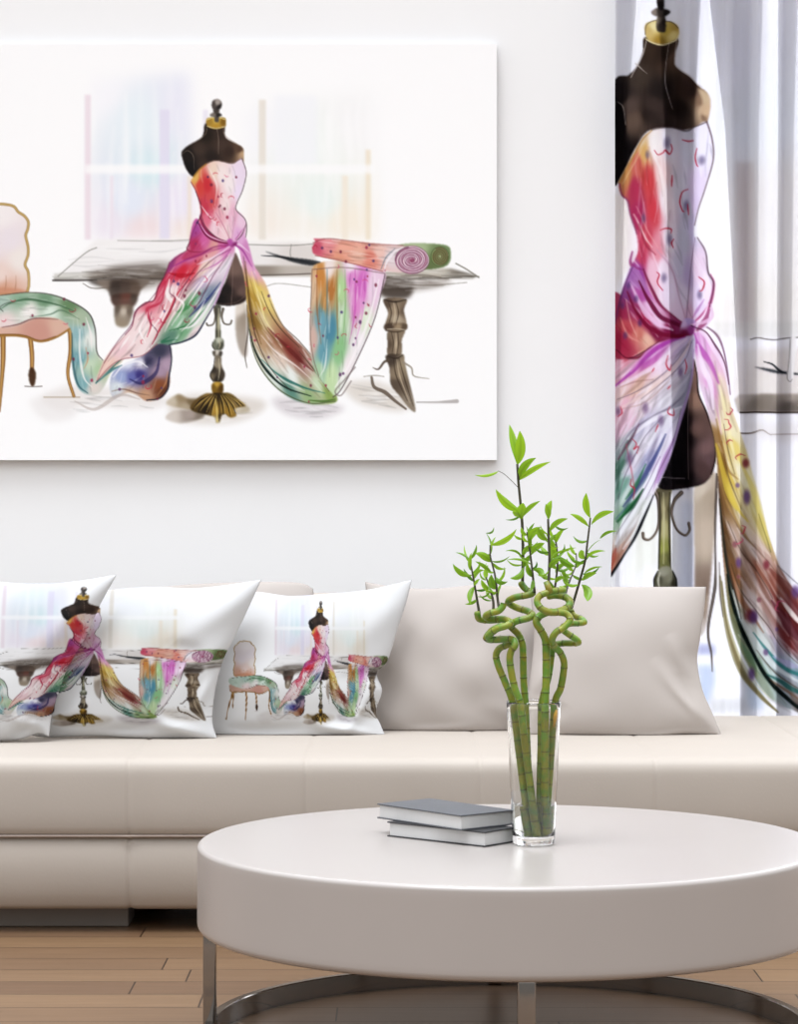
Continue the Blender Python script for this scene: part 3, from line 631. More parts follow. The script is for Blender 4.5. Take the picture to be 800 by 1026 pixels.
# ------------------------------------------------------------------ the same picture, larger, on the curtain
def paint_curtain():
    A = Art(605, -130, 900, 790, 2.0, 'fdfdfd')
    a = lambda p: Z(p, 600, 0, 4.0)
    b = lambda p: Z(p, 600, 150, 4.0)
    c = lambda p: Z(p, 600, 300, 4.0)
    d = lambda p: Z(p, 600, 440, 4.0)
    e = lambda p: Z(p, 660, 560, 5.714)
    A.fill([(700, 20), (900, 20), (900, 330), (700, 330)], [(720, 60, 'fafafc'), (760, 120, 'f6f8f8'), (790, 200, 'f7f4ee'), (730, 250, 'faf8f2'), (760, 320, 'f4f0e6')], 10, .9, False)
    A.fill([(738, 162), (755, 162), (756, 330), (740, 330)], 'e6dcd6', 2, .8, False)
    A.fill([(612, 190), (634, 200), (632, 265), (612, 300)], 'f2ece0', 3, .8, False)
    A.fill([(715, 322), (900, 322), (900, 338), (718, 338)], 'eceae2', 2, .8, False)
    # table at the side
    A.stroke(c([(610, 160), (640, 155), (700, 162), (800, 153), (1200, 150)]), '77716a', 1.2, .9)
    A.fill([(735, 350), (900, 345), (900, 398), (735, 398)], [(750, 355, 'f4efe8'), (770, 365, 'ece4da'), (780, 390, 'efe8de'), (850, 370, 'e6ded4')], 3, .9, False)
    A.fill(c([(620, 272), (660, 274), (720, 284), (800, 296), (1200, 300), (1200, 306), (760, 300), (690, 292)]), '3c4046', .5, .9, False)
    A.stroke(c([(662, 250), (700, 262), (745, 292), (800, 302)]), '2c3036', (1, 2.6, 1), .85)
    A.fill(c([(768, 158), (792, 156), (786, 240), (778, 330), (762, 322), (756, 300), (764, 240)]), 'f2efea', .6, 1)
    A.stroke(c([(776, 320), (768, 330), (757, 312), (764, 240), (768, 160)]), '8e8880', .8, .8)
    A.fill(c([(545, 400), (565, 380), (1200, 372), (1200, 452), (560, 452)]), [(745, 396, 'c6bdb0'), (790, 396, 'b5a99a'), (760, 406, '8f8374'), (790, 409, '776c60'), (850, 400, 'a89c90')], .9, .95, False)
    A.stroke(c([(570, 453), (680, 453), (800, 454), (1200, 454)]), '3c2c22', 1.8, .9)
    A.stroke(c([(570, 536), (610, 536), (655, 524), (690, 542), (740, 540), (1200, 540)]), '6e5c4e', (1.6, 1.8, .8, 1.6), .85)
    A.fill([(742, 425), (900, 420), (900, 445), (770, 442)], 'ece6e0', 4, .6, False)
    # pale bluish and grey patches low in the print
    A.fill(e([(225, 490), (320, 488), (325, 548), (225, 550)]), 'b6bcdc', 2.5, .9, False)
    A.fill(e([(230, 606), (318, 606), (322, 700), (290, 840), (240, 840)]), 'c8d6ea', 3, .9, False)
    A.fill(e([(505, 690), (600, 690), (600, 860), (505, 860)]), 'd4e0ee', 3, .9, False)
    A.fill(e([(290, 800), (500, 800), (520, 880), (300, 880)]), 'e2e2e0', 3, .9, False)
    A.fill(d([(330, 250), (388, 250), (388, 720), (325, 720)]), 'e6eaf4', 3, .9, False)
    A.fill(d([(160, 260), (240, 250), (250, 500), (120, 560)]), 'f6f8ea', 4, .8, False)
    # tan drape behind the form
    A.fill(d([(388, 175), (440, 150), (468, 140), (470, 300), (450, 560), (430, 760), (395, 760), (388, 480)]), [(700, 490, 'd8cbb4'), (705, 540, 'c9b8a0'), (712, 500, 'b5a48c'), (705, 600, 'a8947e'), (710, 590, '8a7462'), (703, 640, 'd0c6ba')], 1.2, .95)
    A.stroke(d([(472, 140), (468, 320), (468, 560), (440, 760), (452, 860), (455, 930)]), '5e5148', (2, 3.4, 2.6, .8), .85)
    A.stroke(d([(482, 160), (474, 340), (476, 560), (482, 720)]), 'f8f6f2', (1, 2.4, 1.4), .95)
    # stand
    A.fill(d([(222, 200), (292, 200), (284, 260), (286, 520), (246, 520), (250, 260)]), [(662, 490, '6c6448'), (666, 510, 'b4a878'), (670, 510, '6a6240'), (663, 550, 'a8ac50'), (667, 560, '8a8a4c'), (671, 560, '5c5c34'), (664, 530, 'c2bc80')], .5, 1)
    for pts in (d([(226, 205), (242, 245), (244, 330), (232, 375), (205, 402), (182, 398), (178, 378)]), d([(330, 215), (302, 248), (292, 300), (312, 360), (345, 385), (366, 365), (362, 338)])):
        A.stroke(pts, '5a4a3c', (4.5, 2.4, 2.4, 3.4), .95, .5); A.stroke([(x + .6, y - .4) for x, y in pts], 'b8a894', (1.4, .8, 1.2), .7)
    for pts in (d([(246, 215), (250, 300), (247, 420), (244, 520)]), d([(285, 215), (283, 300), (284, 420), (288, 520)])):
        A.stroke(pts, '3c3622', (1.6, 2.2, 1.6), .85, .6)
    A.stroke(d([(262, 215), (263, 330), (262, 500)]), 'd8d4a4', (.8, 2, .8), .7)
    A.fill(d([(228, 590), (226, 560), (240, 530), (256, 512), (284, 512), (304, 545), (310, 580), (312, 640), (226, 640)]), [(660, 580, '5c5a44'), (665, 574, 'a6a48c'), (670, 580, '8a886e'), (676, 584, '4e4c3a'), (667, 600, '757258')], .5, 1)
    A.stroke(d([(240, 530), (226, 562), (226, 600)]), '2e2c20', (1, 2.4, 2), .9); A.stroke(d([(296, 528), (310, 562), (312, 600)]), '34322a', (1, 2.2, 2), .9); A.stroke(d([(250, 535), (242, 565), (246, 595)]), 'd4d2bc', (.8, 2.4, 1), .8)
    # lower body of the form
    A.fill(c([(384, 240), (396, 280), (400, 340), (412, 410), (445, 480), (464, 560), (466, 640), (455, 700), (420, 740), (360, 755), (270, 764), (230, 740), (225, 722), (290, 620), (330, 490), (368, 360)]), [(697, 385, '8a6a5a'), (694, 400, 'a8846e'), (698, 430, '7a5c52'), (708, 450, '80625e'), (705, 470, '5c4440'), (690, 440, '2a201f'), (684, 425, '1c1616'), (675, 460, '121012'), (668, 478, '1a1518'), (690, 480, '2b2122'), (712, 460, '6a5050')], .5, 1)
    A.fill(c([(350, 412), (360, 400), (362, 735), (345, 745), (260, 722), (240, 735), (285, 640)]), '171315', .8, .75)
    A.stroke(c([(388, 290), (360, 440), (360, 720)]), 'b09a92', .7, .75)
    A.stroke(c([(238, 712), (300, 716), (345, 718)]), 'a89a98', .9, .6)
    A.stroke(c([(384, 240), (398, 300), (404, 380), (440, 470), (464, 560), (466, 640), (452, 700)]), '33211e', (1.2, 2, 1.4), .9)
    # ----- bust
    body = a([(188, 150), (312, 152), (306, 220), (308, 268), (355, 302), (410, 345), (440, 380), (446, 430), (434, 492), (400, 505), (330, 525), (210, 520), (150, 590), (100, 690), (60, 720), (60, 345), (120, 300), (155, 265), (176, 210)])
    A.fill(body, [(650, 48, '453528'), (665, 55, '3b2c22'), (674, 60, '6a5240'), (640, 80, '54463a'), (660, 90, '2f2622'), (690, 90, '4a362c'), (680, 110, '332722'), (705, 100, '9a7a5e'), (708, 108, 'dcc09a'), (630, 105, '6a574c'), (636, 120, '76604f'), (622, 100, '2a2221'), (620, 150, '151113'), (625, 165, '1a1516'), (650, 115, '3c2f29'), (670, 122, '443630'), (655, 105, '4c3d36'), (618, 88, '2b2424')], .5, 1, True, 3.5)
    A.fill(a([(60, 400), (85, 412), (105, 450), (112, 520), (110, 600), (90, 690), (60, 720)]), [(619, 120, '0d0b0c'), (624, 150, '1c1616')], 1, .85)
    A.fill(a([(402, 352), (430, 365), (450, 400), (446, 450), (432, 490), (415, 470), (418, 400)]), [(707, 96, 'e0c8a0'), (708, 112, 'd8b890'), (703, 118, '8a6a50')], 1, .85)
    for pts, w in ((a([(192, 165), (178, 215), (155, 262), (130, 310)]), (.8, 1.4, .8)), (a([(148, 258), (170, 280), (195, 295)]), (1.4, 1, .4)), (a([(284, 165), (272, 260), (270, 330), (285, 400), (296, 440)]), (.5, 1, .5)), (a([(308, 268), (355, 300), (418, 345)]), (.6, 1.2, .6)), (a([(78, 405), (100, 430), (110, 500)]), (.5, 1, .5)), (a([(312, 160), (306, 220), (304, 262)]), (.6, 1, .6))):
        A.stroke(pts, 'd8ccc0', w, .75)
    A.fill(a([(184, 130), (190, 95), (235, 78), (285, 86), (320, 115), (312, 158), (260, 174), (205, 165)]), [(650, 30, 'd8bc70'), (656, 26, 'f4e6a8'), (668, 30, 'dcc050'), (676, 28, 'c8a850'), (662, 40, 'b08c30'), (675, 36, 'ecd888'), (664, 24, 'e8d070')], .5, 1)
    A.stroke(a([(186, 140), (194, 98), (235, 80), (285, 86), (318, 116)]), '6c5a3c', 1, .8)
    A.stroke(a([(190, 158), (240, 176), (300, 168), (318, 150)]), 'f4e6b0', 1.4, .9)
    A.fill(a([(238, 62), (268, 62), (272, 118), (256, 126), (234, 118)]), [(660, 20, '8a7c6a'), (663, 26, '4c4238'), (666, 22, '3a322c')], .4, 1)
    A.fill(a([(212, 46), (240, 28), (275, 34), (288, 50), (262, 64), (225, 62)]), [(655, 12, '9a8c7e'), (662, 11, '5a4e44'), (669, 12, '332c28')], .4, 1)
    A.fill(a([(240, -60), (262, -60), (266, 0), (262, 34), (242, 34), (234, 0)]), [(660, -4, '5a5048'), (664, 4, '2c2624'), (662, -12, 'a89c90')], .4, 1)
    A.fill(a([(222, -110), (236, -130), (270, -130), (284, -108), (270, -62), (238, -62)]), [(660, -26, 'bdb0a4'), (666, -24, '3c3430')], .4, 1)
    # ----- right train
    trn = [(694, 333), (704, 332), (712, 342), (722, 358), (728, 382), (734, 408), (741, 428), (749, 452), (754, 475), (763, 505), (770, 535), (778, 556), (786, 575), (800, 596), (850, 650), (900, 690), (900, 800), (850, 745), (800, 714), (780, 706), (762, 688), (745, 656), (733, 622), (726, 575), (721, 520), (719, 478), (716, 442), (709, 410), (702, 385), (698, 358)]
    A.fill(trn, [(700, 345, 'dc8cd0'), (708, 350, 'e8b0dc'), (716, 362, 'eac4d8'), (706, 370, 'efd8e4'), (712, 385, 'e0a0d0'), (722, 385, 'f0dcc8'), (709, 400, 'e6cfe0'), (726, 405, 'f0e2b4'), (714, 415, 'd8c6cc'), (722, 425, 'eee0a8'), (734, 430, 'efe6bc'), (720, 440, 'a88450'), (728, 450, 'd8b848'), (738, 450, 'ecd878'), (724, 468, '9a7438'), (733, 475, 'e6cc5c'), (746, 475, 'f2ecc8'), (726, 500, '8f6a3c'), (738, 500, 'e0cc80'), (755, 505, 'f0e8b0'), (745, 520, 'dccca4'), (764, 530, 'e2d27c'), (728, 540, '7c5a38'), (740, 545, 'c2a894'), (752, 545, 'c8b09c'), (768, 560, 'd0b0a0'), (738, 575, 'a8764c'), (748, 575, 'c8a688'), (762, 575, 'a86c54'), (778, 585, 'a2604c'), (745, 600, 'dccabc'), (756, 605, 'e8dcd2'), (768, 605, 'b08a7c'), (782, 608, '8c4038'), (795, 615, '803434'), (790, 640, '8c3c3a'), (752, 630, 'd4d8c8'), (766, 640, 'dfe6de'), (778, 645, 'c8b4b8'), (742, 625, '6e7450'), (738, 610, '8c8458'), (758, 660, 'b6ceb4'), (770, 670, 'cfe4dc'), (785, 665, 'bccad4'), (798, 672, '9ab4c0'), (752, 665, '98a474'), (765, 690, 'a6b49c'), (785, 690, 'b4c4c6'), (798, 700, '8c7c74'), (850, 690, '7fa0a0'), (880, 730, '9ab49c')], .6, 1, True, 4, (68, 3.2))
    A.streaks(trn, lambda x, y: 78 - max(0, y - 420) * .11, 170, 5, (24, 80), (1.2, 5), .55, 6, 1.2)
    for pts, cc, w, al in (
            (c([(380, 120), (400, 180), (450, 260), (480, 340)]), 'c050b4', (2, 6, 1.6), .75), (c([(392, 110), (440, 160), (490, 250), (520, 340)]), 'f4e0f0', (1.5, 5, 1.5), .85), (c([(370, 110), (420, 105), (470, 140), (500, 210), (520, 300), (530, 380)]), '7a4a68', (1, 2, 1), .85),
            (c([(400, 180), (420, 270), (450, 340), (460, 440)]), 'f4e6f0', (1.5, 6, 1.5), .85), (c([(440, 250), (466, 330), (474, 440), (490, 540)]), 'd8a0c4', (.8, 3, .8), .6),
            (c([(480, 340), (505, 440), (530, 560), (555, 660)]), 'f4ecb4', (1, 5, 1), .7), (c([(470, 480), (490, 580), (520, 680), (560, 720)]), '9a6a30', (1, 4, 1), .6),
            (d([(470, 20), (500, 140), (540, 250), (600, 330)]), 'e8d040', (1.5, 8, 1), .7), (d([(480, 150), (510, 240), (560, 340), (620, 430)]), 'b08a44', (1, 4, 1), .65), (d([(560, 60), (610, 180), (650, 320), (690, 440)]), 'ecdc70', (1.5, 6, 1.2), .7), (d([(690, 452), (672, 395), (640, 300)]), '6e6a3c', (1, 1, .4), .7),
            (d([(480, 180), (500, 320), (530, 470), (570, 600), (590, 720)]), '6c4a28', (1, 7, 1.5), .6), (d([(476, 200), (490, 340), (510, 460), (530, 560), (560, 720)]), 'f4f0e6', (1, 2.4, .8), .85),
            (d([(482, 240), (500, 400), (525, 540), (560, 660), (580, 760)]), '1c2a22', (1, 4, 1.8), .9), (d([(520, 280), (580, 380), (660, 470), (740, 560)]), '8a6a58', (.6, 1.4, .6), .7), (d([(560, 290), (620, 390), (690, 470)]), 'ecdccc', (1, 7, 1), .6),
            (e([(560, 20), (620, 110), (700, 230), (800, 350), (1200, 640)]), 'f0e6da', (.8, 1.6, 1), .5), (e([(640, 60), (720, 140), (800, 230), (1200, 560)]), '8e4a3c', (3, 9, 6), .6), (e([(650, 240), (720, 330), (800, 440), (1200, 720)]), '6c2430', (2, 10, 8), .65),
            (e([(705, 225), (740, 280), (800, 355), (900, 450)]), 'f8f0e4', (1, 5, 2), .95), (e([(690, 40), (760, 110), (830, 170)]), '6a6468', (.6, 1, .6), .7),
            (e([(400, 20), (430, 130), (470, 220), (540, 330), (600, 420)]), '9a5c34', (1, 6, 1), .6), (e([(395, 90), (420, 220), (455, 330), (500, 450), (560, 580), (640, 700), (800, 850), (1000, 960)]), '0e1a16', (1.6, 5, 3.4, 4.5, 2), .95),
            (e([(430, 180), (470, 320), (530, 440), (610, 560), (700, 640), (800, 700)]), 'eaf2ec', (1, 7, 2), .8), (e([(540, 420), (620, 520), (720, 620), (800, 660), (1100, 760)]), '2c8a84', (.8, 4.5, 3), .8), (e([(620, 660), (700, 700), (800, 760), (1100, 860)]), '1f6c62', (1, 5, 3), .75), (e([(640, 690), (720, 745), (800, 800)]), '8a5c40', (1, 3, 1), .7),
            (e([(350, 100), (376, 300), (420, 480), (490, 660), (590, 790), (680, 870)]), 'a39a68', (2, 8, 2), .8), (e([(360, 130), (385, 320), (430, 500), (500, 680), (600, 800), (690, 880)]), '8a7c50', (1.5, 4.5, 1.5), .8), (e([(375, 220), (410, 400), (460, 540), (540, 690), (640, 800)]), 'dcd8b0', (.8, 2.4, .8), .75), (e([(480, 480), (520, 560), (560, 640)]), '6e9a70', (1, 6, 1), .6),
            (e([(620, 790), (700, 840), (760, 880)]), 'd8d4d4', (1, 4, 1), .6), (e([(660, 560), (740, 600), (800, 620)]), 'c0b8dc', (1, 7, 2), .7), (e([(660, 430), (690, 520), (720, 560)]), 'a8a4b8', (1, 6, 1), .6), (e([(345, 20), (350, 200), (368, 330)]), '5a4c3c', (.8, 2, .8), .7)):
        A.stroke(pts, cc, w, al, .8)
    for pts, w in ((c([(500, 500), (520, 600), (548, 700)]), (.4, 1, .4)), (d([(500, 60), (530, 170), (575, 280)]), (.4, 1.2, .4)), (d([(520, 330), (570, 440), (640, 540), (700, 640)]), (.5, 1.4, .5)), (d([(476, 150), (486, 300), (508, 440), (540, 580), (575, 720)]), (.8, 2.2, 1)), (e([(420, 30), (460, 150), (530, 260), (640, 400), (720, 520), (800, 600)]), (.5, 1.2, .5)), (e([(560, 520), (640, 620), (720, 690), (800, 740)]), (.5, 1.6, .6))):
        A.stroke(pts, '4c3626', w, .65, .7)
    A.motifs([(724, 400), (736, 420), (760, 510), (790, 600), (860, 670), (800, 690), (765, 665), (740, 590), (735, 520)], 18, 43, 1.9, ('7a5a8c', '9a5a62'))
    for x, y, rx, ry in ((752, 617, 4.5, 6), (749, 498, 3, 7), (748, 464, 3, 4.5), (755, 618, 4, 6), (753, 675, 3, 6), (768, 566, 3, 4.5), (741, 564, 3, 5), (797, 593, 4, 6)):
        A.dot(x, y, rx, ry, '6a4486' if (x % 2) else '8c2c3a', .8, .6)
    # ----- skirt at the left of the slit
    sk = c([(345, 110), (390, 150), (384, 240), (372, 350), (330, 480), (290, 620), (250, 730), (218, 790), (180, 880), (130, 970), (80, 1060), (40, 1120), (20, 1120), (20, 60), (140, 20), (230, 90)])
    A.fill(sk, [(632, 315, 'b03060'), (624, 335, 'c83c58'), (640, 330, 'e07070'), (648, 345, 'f0c0a0'), (630, 352, 'd04860'), (622, 345, 'b8244c'), (660, 340, 'e8b0c8'), (620, 365, 'eebcc8'), (635, 370, 'e6b0d0'), (650, 358, 'c860b8'), (660, 352, 'd070c0'), (665, 365, 'f0dce6'), (640, 385, 'f0cdb8'), (625, 390, 'eed0c8'), (655, 385, 'f2dcd4'), (680, 345, 'd8c8e0'), (688, 355, 'd4d0e0'), (680, 370, 'd8d4de'), (675, 385, 'ece6ea'), (688, 380, 'bcbcc8'), (670, 400, 'f0ecf0'), (680, 400, 'c4c4cc'), (622, 412, 'f0c0cc'), (630, 425, 'efc4d4'), (645, 410, 'f0e2e2'), (655, 425, 'cfcad8'), (640, 430, 'bcb8d0'), (665, 425, 'f2f0f4'), (626, 445, '8c9a98'), (650, 440, 'f2eef2'), (640, 455, 'ece4ec'), (622, 465, '5e8c74'), (628, 455, 'c4cccc'), (632, 470, 'e4dce8'), (660, 440, 'd0c8dc'), (650, 460, '9c9cc0'), (642, 474, 'b4bcd0'), (624, 485, '7cb098'), (634, 490, 'cfe2d4'), (668, 445, 'f4eef6'), (664, 465, 'e6d0ea'), (650, 490, 'f0eaf2'), (640, 510, 'eef2ea'), (625, 515, '9cc4a0'), (640, 530, 'eff0ea'), (624, 540, 'dcd4cc'), (617, 558, 'd88a6c'), (622, 550, 'e0b4a0'), (634, 525, 'f4f2f0')], .6, 1, True, 4, (122, 3.0))
    A.streaks(sk, lambda x, y: 140 if y < 400 else 118, 130, 6, (18, 60), (1.2, 5), .55, 9, 1.2)
    for pts, cc, w, al in (
            (c([(60, 40), (72, 120), (75, 195), (110, 228), (150, 236), (185, 215), (215, 180), (255, 148)]), '8c1c3c', (1, 2.4, 1.4), .85), (c([(110, 40), (130, 110), (165, 175), (190, 205)]), 'f0b494', (1, 6, 1.5), .7), (c([(90, 60), (110, 150), (150, 215)]), 'd84c5c', (1, 7, 2), .6), (c([(85, 20), (120, 100), (150, 140)]), 'f4d4c4', (.5, 1, .4), .7),
            (c([(345, 150), (270, 175), (200, 220), (140, 285), (70, 345)]), 'b838b0', (2, 6, 1.8), .8), (c([(300, 150), (230, 180), (180, 225), (130, 290)]), 'e49cd4', (1, 3, 1), .8), (c([(352, 158), (300, 200), (240, 260), (170, 300), (80, 350)]), 'f6e6ee', (1.4, 6, 1.5), .75),
            (c([(370, 160), (340, 220), (280, 300), (200, 370), (80, 440)]), 'f4dccc', (1, 5, 1.5), .6), (c([(90, 350), (150, 330), (220, 320)]), '9a6a60', (.5, 1, .4), .6), (c([(90, 440), (170, 420), (240, 370), (300, 300)]), 'b08a80', (.4, 1, .4), .6),
            (c([(376, 280), (350, 370), (290, 430), (220, 470), (140, 520), (90, 590)]), '8c8498', (1, 2.6, 1), .8), (c([(370, 300), (340, 400), (300, 440)]), 'a4a8b4', (1, 6, 1), .7), (c([(330, 430), (260, 460), (190, 500), (120, 560)]), 'f8f6f8', (1, 5, 1.5), .85),
            (c([(270, 540), (245, 600), (200, 680), (150, 760), (100, 830)]), '454f8c', (1, 5, 1.5), .8), (c([(200, 700), (160, 770), (115, 830), (70, 880)]), '4a6a90', (1, 3.5, 1), .6), (c([(150, 520), (110, 600), (85, 680), (75, 760)]), '4c7c68', (1, 6, 2), .6), (c([(80, 640), (130, 560), (160, 500)]), '7a3a5a', (1.5, 2.4, .8), .7),
            (d([(270, 60), (220, 150), (150, 250), (100, 350), (70, 420)]), 'f8f8fa', (2, 10, 2), .85), (d([(300, 0), (265, 80), (235, 170), (215, 230)]), 'c894d0', (1.6, 4.5, 1), .85), (d([(190, 100), (150, 180), (110, 240)]), '2c7c54', (1, 4, 1), .8), (d([(180, 200), (130, 270), (75, 330)]), '2c8044', (1.2, 6, 1.5), .85), (d([(176, 202), (130, 272), (78, 335)]), '164c2c', (.6, 2, .6), .8), (d([(240, 170), (190, 280), (150, 360), (100, 440)]), 'f4f6f2', (1.5, 5, 1), .8),
            (d([(222, 225), (180, 320), (140, 400), (100, 470), (52, 545)]), '14141c', (1, 3.4, 1.6, 3), .95), (d([(70, 440), (60, 480), (52, 520)]), 'c05a48', (2, 5, 2), .7), (d([(112, 20), (130, 120), (142, 200)]), 'd84a5c', (.6, 1, .6), .7),
            (c([(384, 200), (378, 300), (345, 420), (310, 540), (270, 660), (240, 735)]), 'b48cc8', (.8, 3, 1.5), .7)):
        A.stroke(pts, cc, w, al, .8)
    for pts, w in ((c([(360, 180), (300, 260), (220, 330), (130, 380), (75, 400)]), (.4, 1, .4)), (c([(330, 440), (300, 560), (250, 680), (190, 800)]), (.4, 1.1, .4)), (c([(260, 470), (180, 560), (110, 700), (80, 800)]), (.4, 1.1, .4)), (d([(250, 70), (190, 190), (130, 290), (75, 380)]), (.4, 1.1, .4)), (c([(376, 170), (340, 250), (260, 330), (170, 400)]), (.4, 1, .4))):
        A.stroke(pts, '5c4a64', w, .6, .6)
    for x, y, rx, ry in ((647, 409, 4, 6), (663, 421, 3.4, 6), (682, 373, 3, 6), (631, 459, 4, 7), (620, 412, 3, 5)):
        A.dot(x, y, rx * .8, ry * .85, '6c4a78', .6, .8)
    for pts in (c([(278, 225), (272, 260), (285, 285), (290, 262)]), c([(345, 240), (352, 270), (345, 300)]), c([(285, 430), (278, 455), (300, 465), (300, 440)]), c([(135, 560), (150, 580), (140, 600), (158, 590), (152, 618)]), c([(230, 530), (238, 510), (242, 500)]), c([(90, 430), (95, 455), (78, 470)]), c([(276, 360), (288, 345)]), c([(215, 290), (225, 275)]), d([(130, 160), (128, 185), (142, 200), (138, 240)])):
        A.stroke(pts, 'd8304a', (.6, 1.6, .6), .85)
    # ----- bodice
    bo = a([(85, 730), (130, 640), (175, 560), (215, 520), (265, 508), (320, 520), (355, 524), (390, 505), (434, 488), (455, 560), (458, 640), (430, 740), (405, 820), (388, 900), (386, 940), (402, 965), (425, 1000), (440, 1090), (462, 1150), (455, 1220), (450, 1290), (400, 1330), (350, 1320), (270, 1270), (180, 1200), (130, 1110), (135, 1060), (155, 1010), (150, 940), (128, 860), (118, 805), (92, 780)])
    A.fill(bo, [(632, 150, 'e8c070'), (642, 140, 'f4e2c0'), (645, 152, 'eec070'), (628, 175, 'd89858'), (638, 165, 'e07060'), (636, 190, 'c83a60'), (650, 180, 'e04c50'), (655, 210, 'dc4450'), (640, 215, 'c03468'), (648, 235, 'd84c60'), (642, 255, 'd84c6c'), (656, 145, 'f6efe8'), (672, 145, 'e8e4e8'), (690, 150, 'dedee4'), (705, 145, 'f2eef6'), (664, 175, 'f4d8d0'), (668, 200, 'f2e6e4'), (680, 190, 'dcdce0'), (690, 210, 'd4d4dc'), (684, 240, 'd0d0d8'), (700, 185, 'eadcf0'), (697, 205, 'e8d8f0'), (694, 225, 'dcd4ec'), (672, 240, 'f0e8ea'), (660, 250, 'ec98a4'), (680, 265, 'd4d2dc'), (690, 275, 'c8b8d4'), (665, 270, 'f0e0e8'), (655, 272, 'f0c4d0'), (640, 275, 'b050b0'), (672, 290, 'f0e4ee'), (685, 300, 'e4dce4'), (700, 270, 'ecd4e4'), (707, 290, 'f2e4f0'), (700, 300, 'ecdcf0'), (690, 315, 'e4c0d0'), (680, 312, 'f0dce8')], .6, 1, True, 4, (86, 2.4))  # cool greys down the middle paint in the shade of a curtain fold
    A.streaks(bo, lambda x, y: 88 if y < 250 else 70, 70, 7, (12, 40), (.8, 3), .45, 10, 1.0)
    for pts, cc, w, al in (
            (a([(210, 600), (250, 680), (270, 800), (280, 900)]), 'f8ece4', (1, 4, 1), .7), (a([(140, 860), (180, 940), (215, 990)]), 'f8d8d4', (.8, 2.4, .8), .85), (a([(150, 830), (200, 930), (240, 990)]), 'f2b4b0', (.6, 1.4, .5), .7), (a([(160, 900), (190, 980), (230, 1020)]), 'a82a48', (.8, 3, .8), .6),
            (b([(235, 400), (270, 440), (300, 500), (320, 580), (348, 680)]), 'c8a0b4', (1, 1.8, 1), .7), (b([(390, 350), (370, 480), (358, 600), (350, 690)]), '8c7088', (.6, 1.2, .6), .7), (b([(135, 410), (128, 450), (145, 475), (175, 482)]), 'a83880', (1.5, 3.4, 1.2), .8), (b([(150, 400), (140, 440), (160, 470)]), 'f4dce4', (.5, 1.4, .5), .8),
            (b([(180, 480), (215, 560), (262, 640), (320, 690), (352, 705)]), '8c1c48', (1.5, 4.5, 3.5), .9), (b([(130, 500), (165, 590), (220, 680), (290, 730), (360, 735)]), '8e1438', (1, 5, 4.5), .9), (b([(150, 500), (190, 590), (250, 670), (320, 715)]), 'f2d0e6', (2, 7, 2), .9), (b([(130, 480), (150, 540), (185, 600)]), '9c58c0', (2, 5, 1.5), .6), (b([(165, 500), (205, 590), (260, 660)]), 'd890d4', (.8, 2, .6), .7),
            (b([(450, 500), (462, 540), (446, 620), (400, 680), (362, 705)]), 'c43c80', (1, 3.4, 2), .85), (b([(440, 620), (420, 670), (380, 700)]), 'fbeef6', (1, 3, 1), .9), (b([(400, 350), (430, 410), (440, 490), (462, 540), (446, 630)]), '5c3c50', (1, 1.6, 1), .85), (b([(424, 600), (400, 640), (380, 672)]), 'b060b0', (.6, 3, 1), .6), (b([(445, 640), (425, 690), (400, 720)]), '9c2c64', (2, 6, 3), .7),
            (a([(215, 520), (265, 508), (320, 520), (355, 526), (390, 505), (434, 488)]), '4c3a38', (1, 1.4, 1), .8), (a([(435, 488), (456, 560), (460, 640), (430, 750), (405, 830), (388, 900)]), '6a5058', (1.6, 1.2, .8), .85), (a([(85, 730), (132, 640), (176, 560), (214, 522)]), 'c08a3c', (2.4, 2, 1), .8), (a([(98, 735), (145, 650), (185, 575)]), 'f0d898', (.6, 1.2, .5), .7), (a([(85, 735), (95, 780), (118, 805), (128, 860), (152, 940)]), '8c3468', (1.4, 2, 1), .7)):
        A.stroke(pts, cc, w, al, .8)
    for x, y, rx, ry in ((669, 143, 3.4, 6.5), (649, 155, 2.6, 4.5), (704, 160, 3.6, 5), (688, 206, 3, 5.5), (645, 219, 2.6, 5), (671, 240, 3, 6.5), (666, 278, 3, 5), (702, 295, 2.8, 5), (647, 293, 3, 6), (637, 326, 2.6, 5), (632, 300, 4, 6)):
        A.dot(x, y, rx * .8, ry * .85, '6a5c84', .62, .8)
    for pts in (a([(225, 602), (240, 618), (262, 608), (270, 600), (285, 618), (294, 600), (290, 580)]), a([(398, 592), (390, 625), (396, 655), (402, 664)]), a([(335, 562), (360, 568), (382, 562)]), a([(294, 705), (292, 748)]), a([(358, 760), (335, 772), (325, 810), (335, 845), (342, 850)]), a([(356, 820), (360, 862)]), a([(250, 920), (270, 914), (290, 920), (290, 935)]), a([(300, 960), (292, 975), (298, 995)]), b([(236, 490), (246, 500), (238, 530), (260, 562)]), b([(405, 508), (425, 530), (418, 560), (408, 565)])):
        A.stroke(pts, 'd02440', (.8, 1.6, .8), .9, .5)
    dl = [(634, 267), (629, 276), (624, 290), (620, 304), (616, 322), (616, 356), (628, 359), (642, 352), (664, 342), (688, 337), (690, 328), (672, 316), (656, 299), (645, 280)]
    A.fill(dl, [(632, 278, 'b070b8'), (638, 282, 'c080c0'), (627, 295, '8c3a80'), (623, 312, 'b02c54'), (620, 340, 'b8284c'), (630, 328, 'd05058'), (640, 335, 'e28a78'), (648, 340, 'efc0a4'), (634, 308, 'a83a6c'), (642, 296, 'c65cb0'), (650, 308, 'ecc0de'), (660, 322, 'f0cee4'), (646, 320, 'c02c60'), (658, 333, '8e1a44'), (672, 331, '961c50'), (680, 334, 'a02c64')], .6, .95, True, 4, (45, 1.6))
    A.streaks(dl, 50, 24, 12, (10, 26), (.8, 2.4), .45, 10)
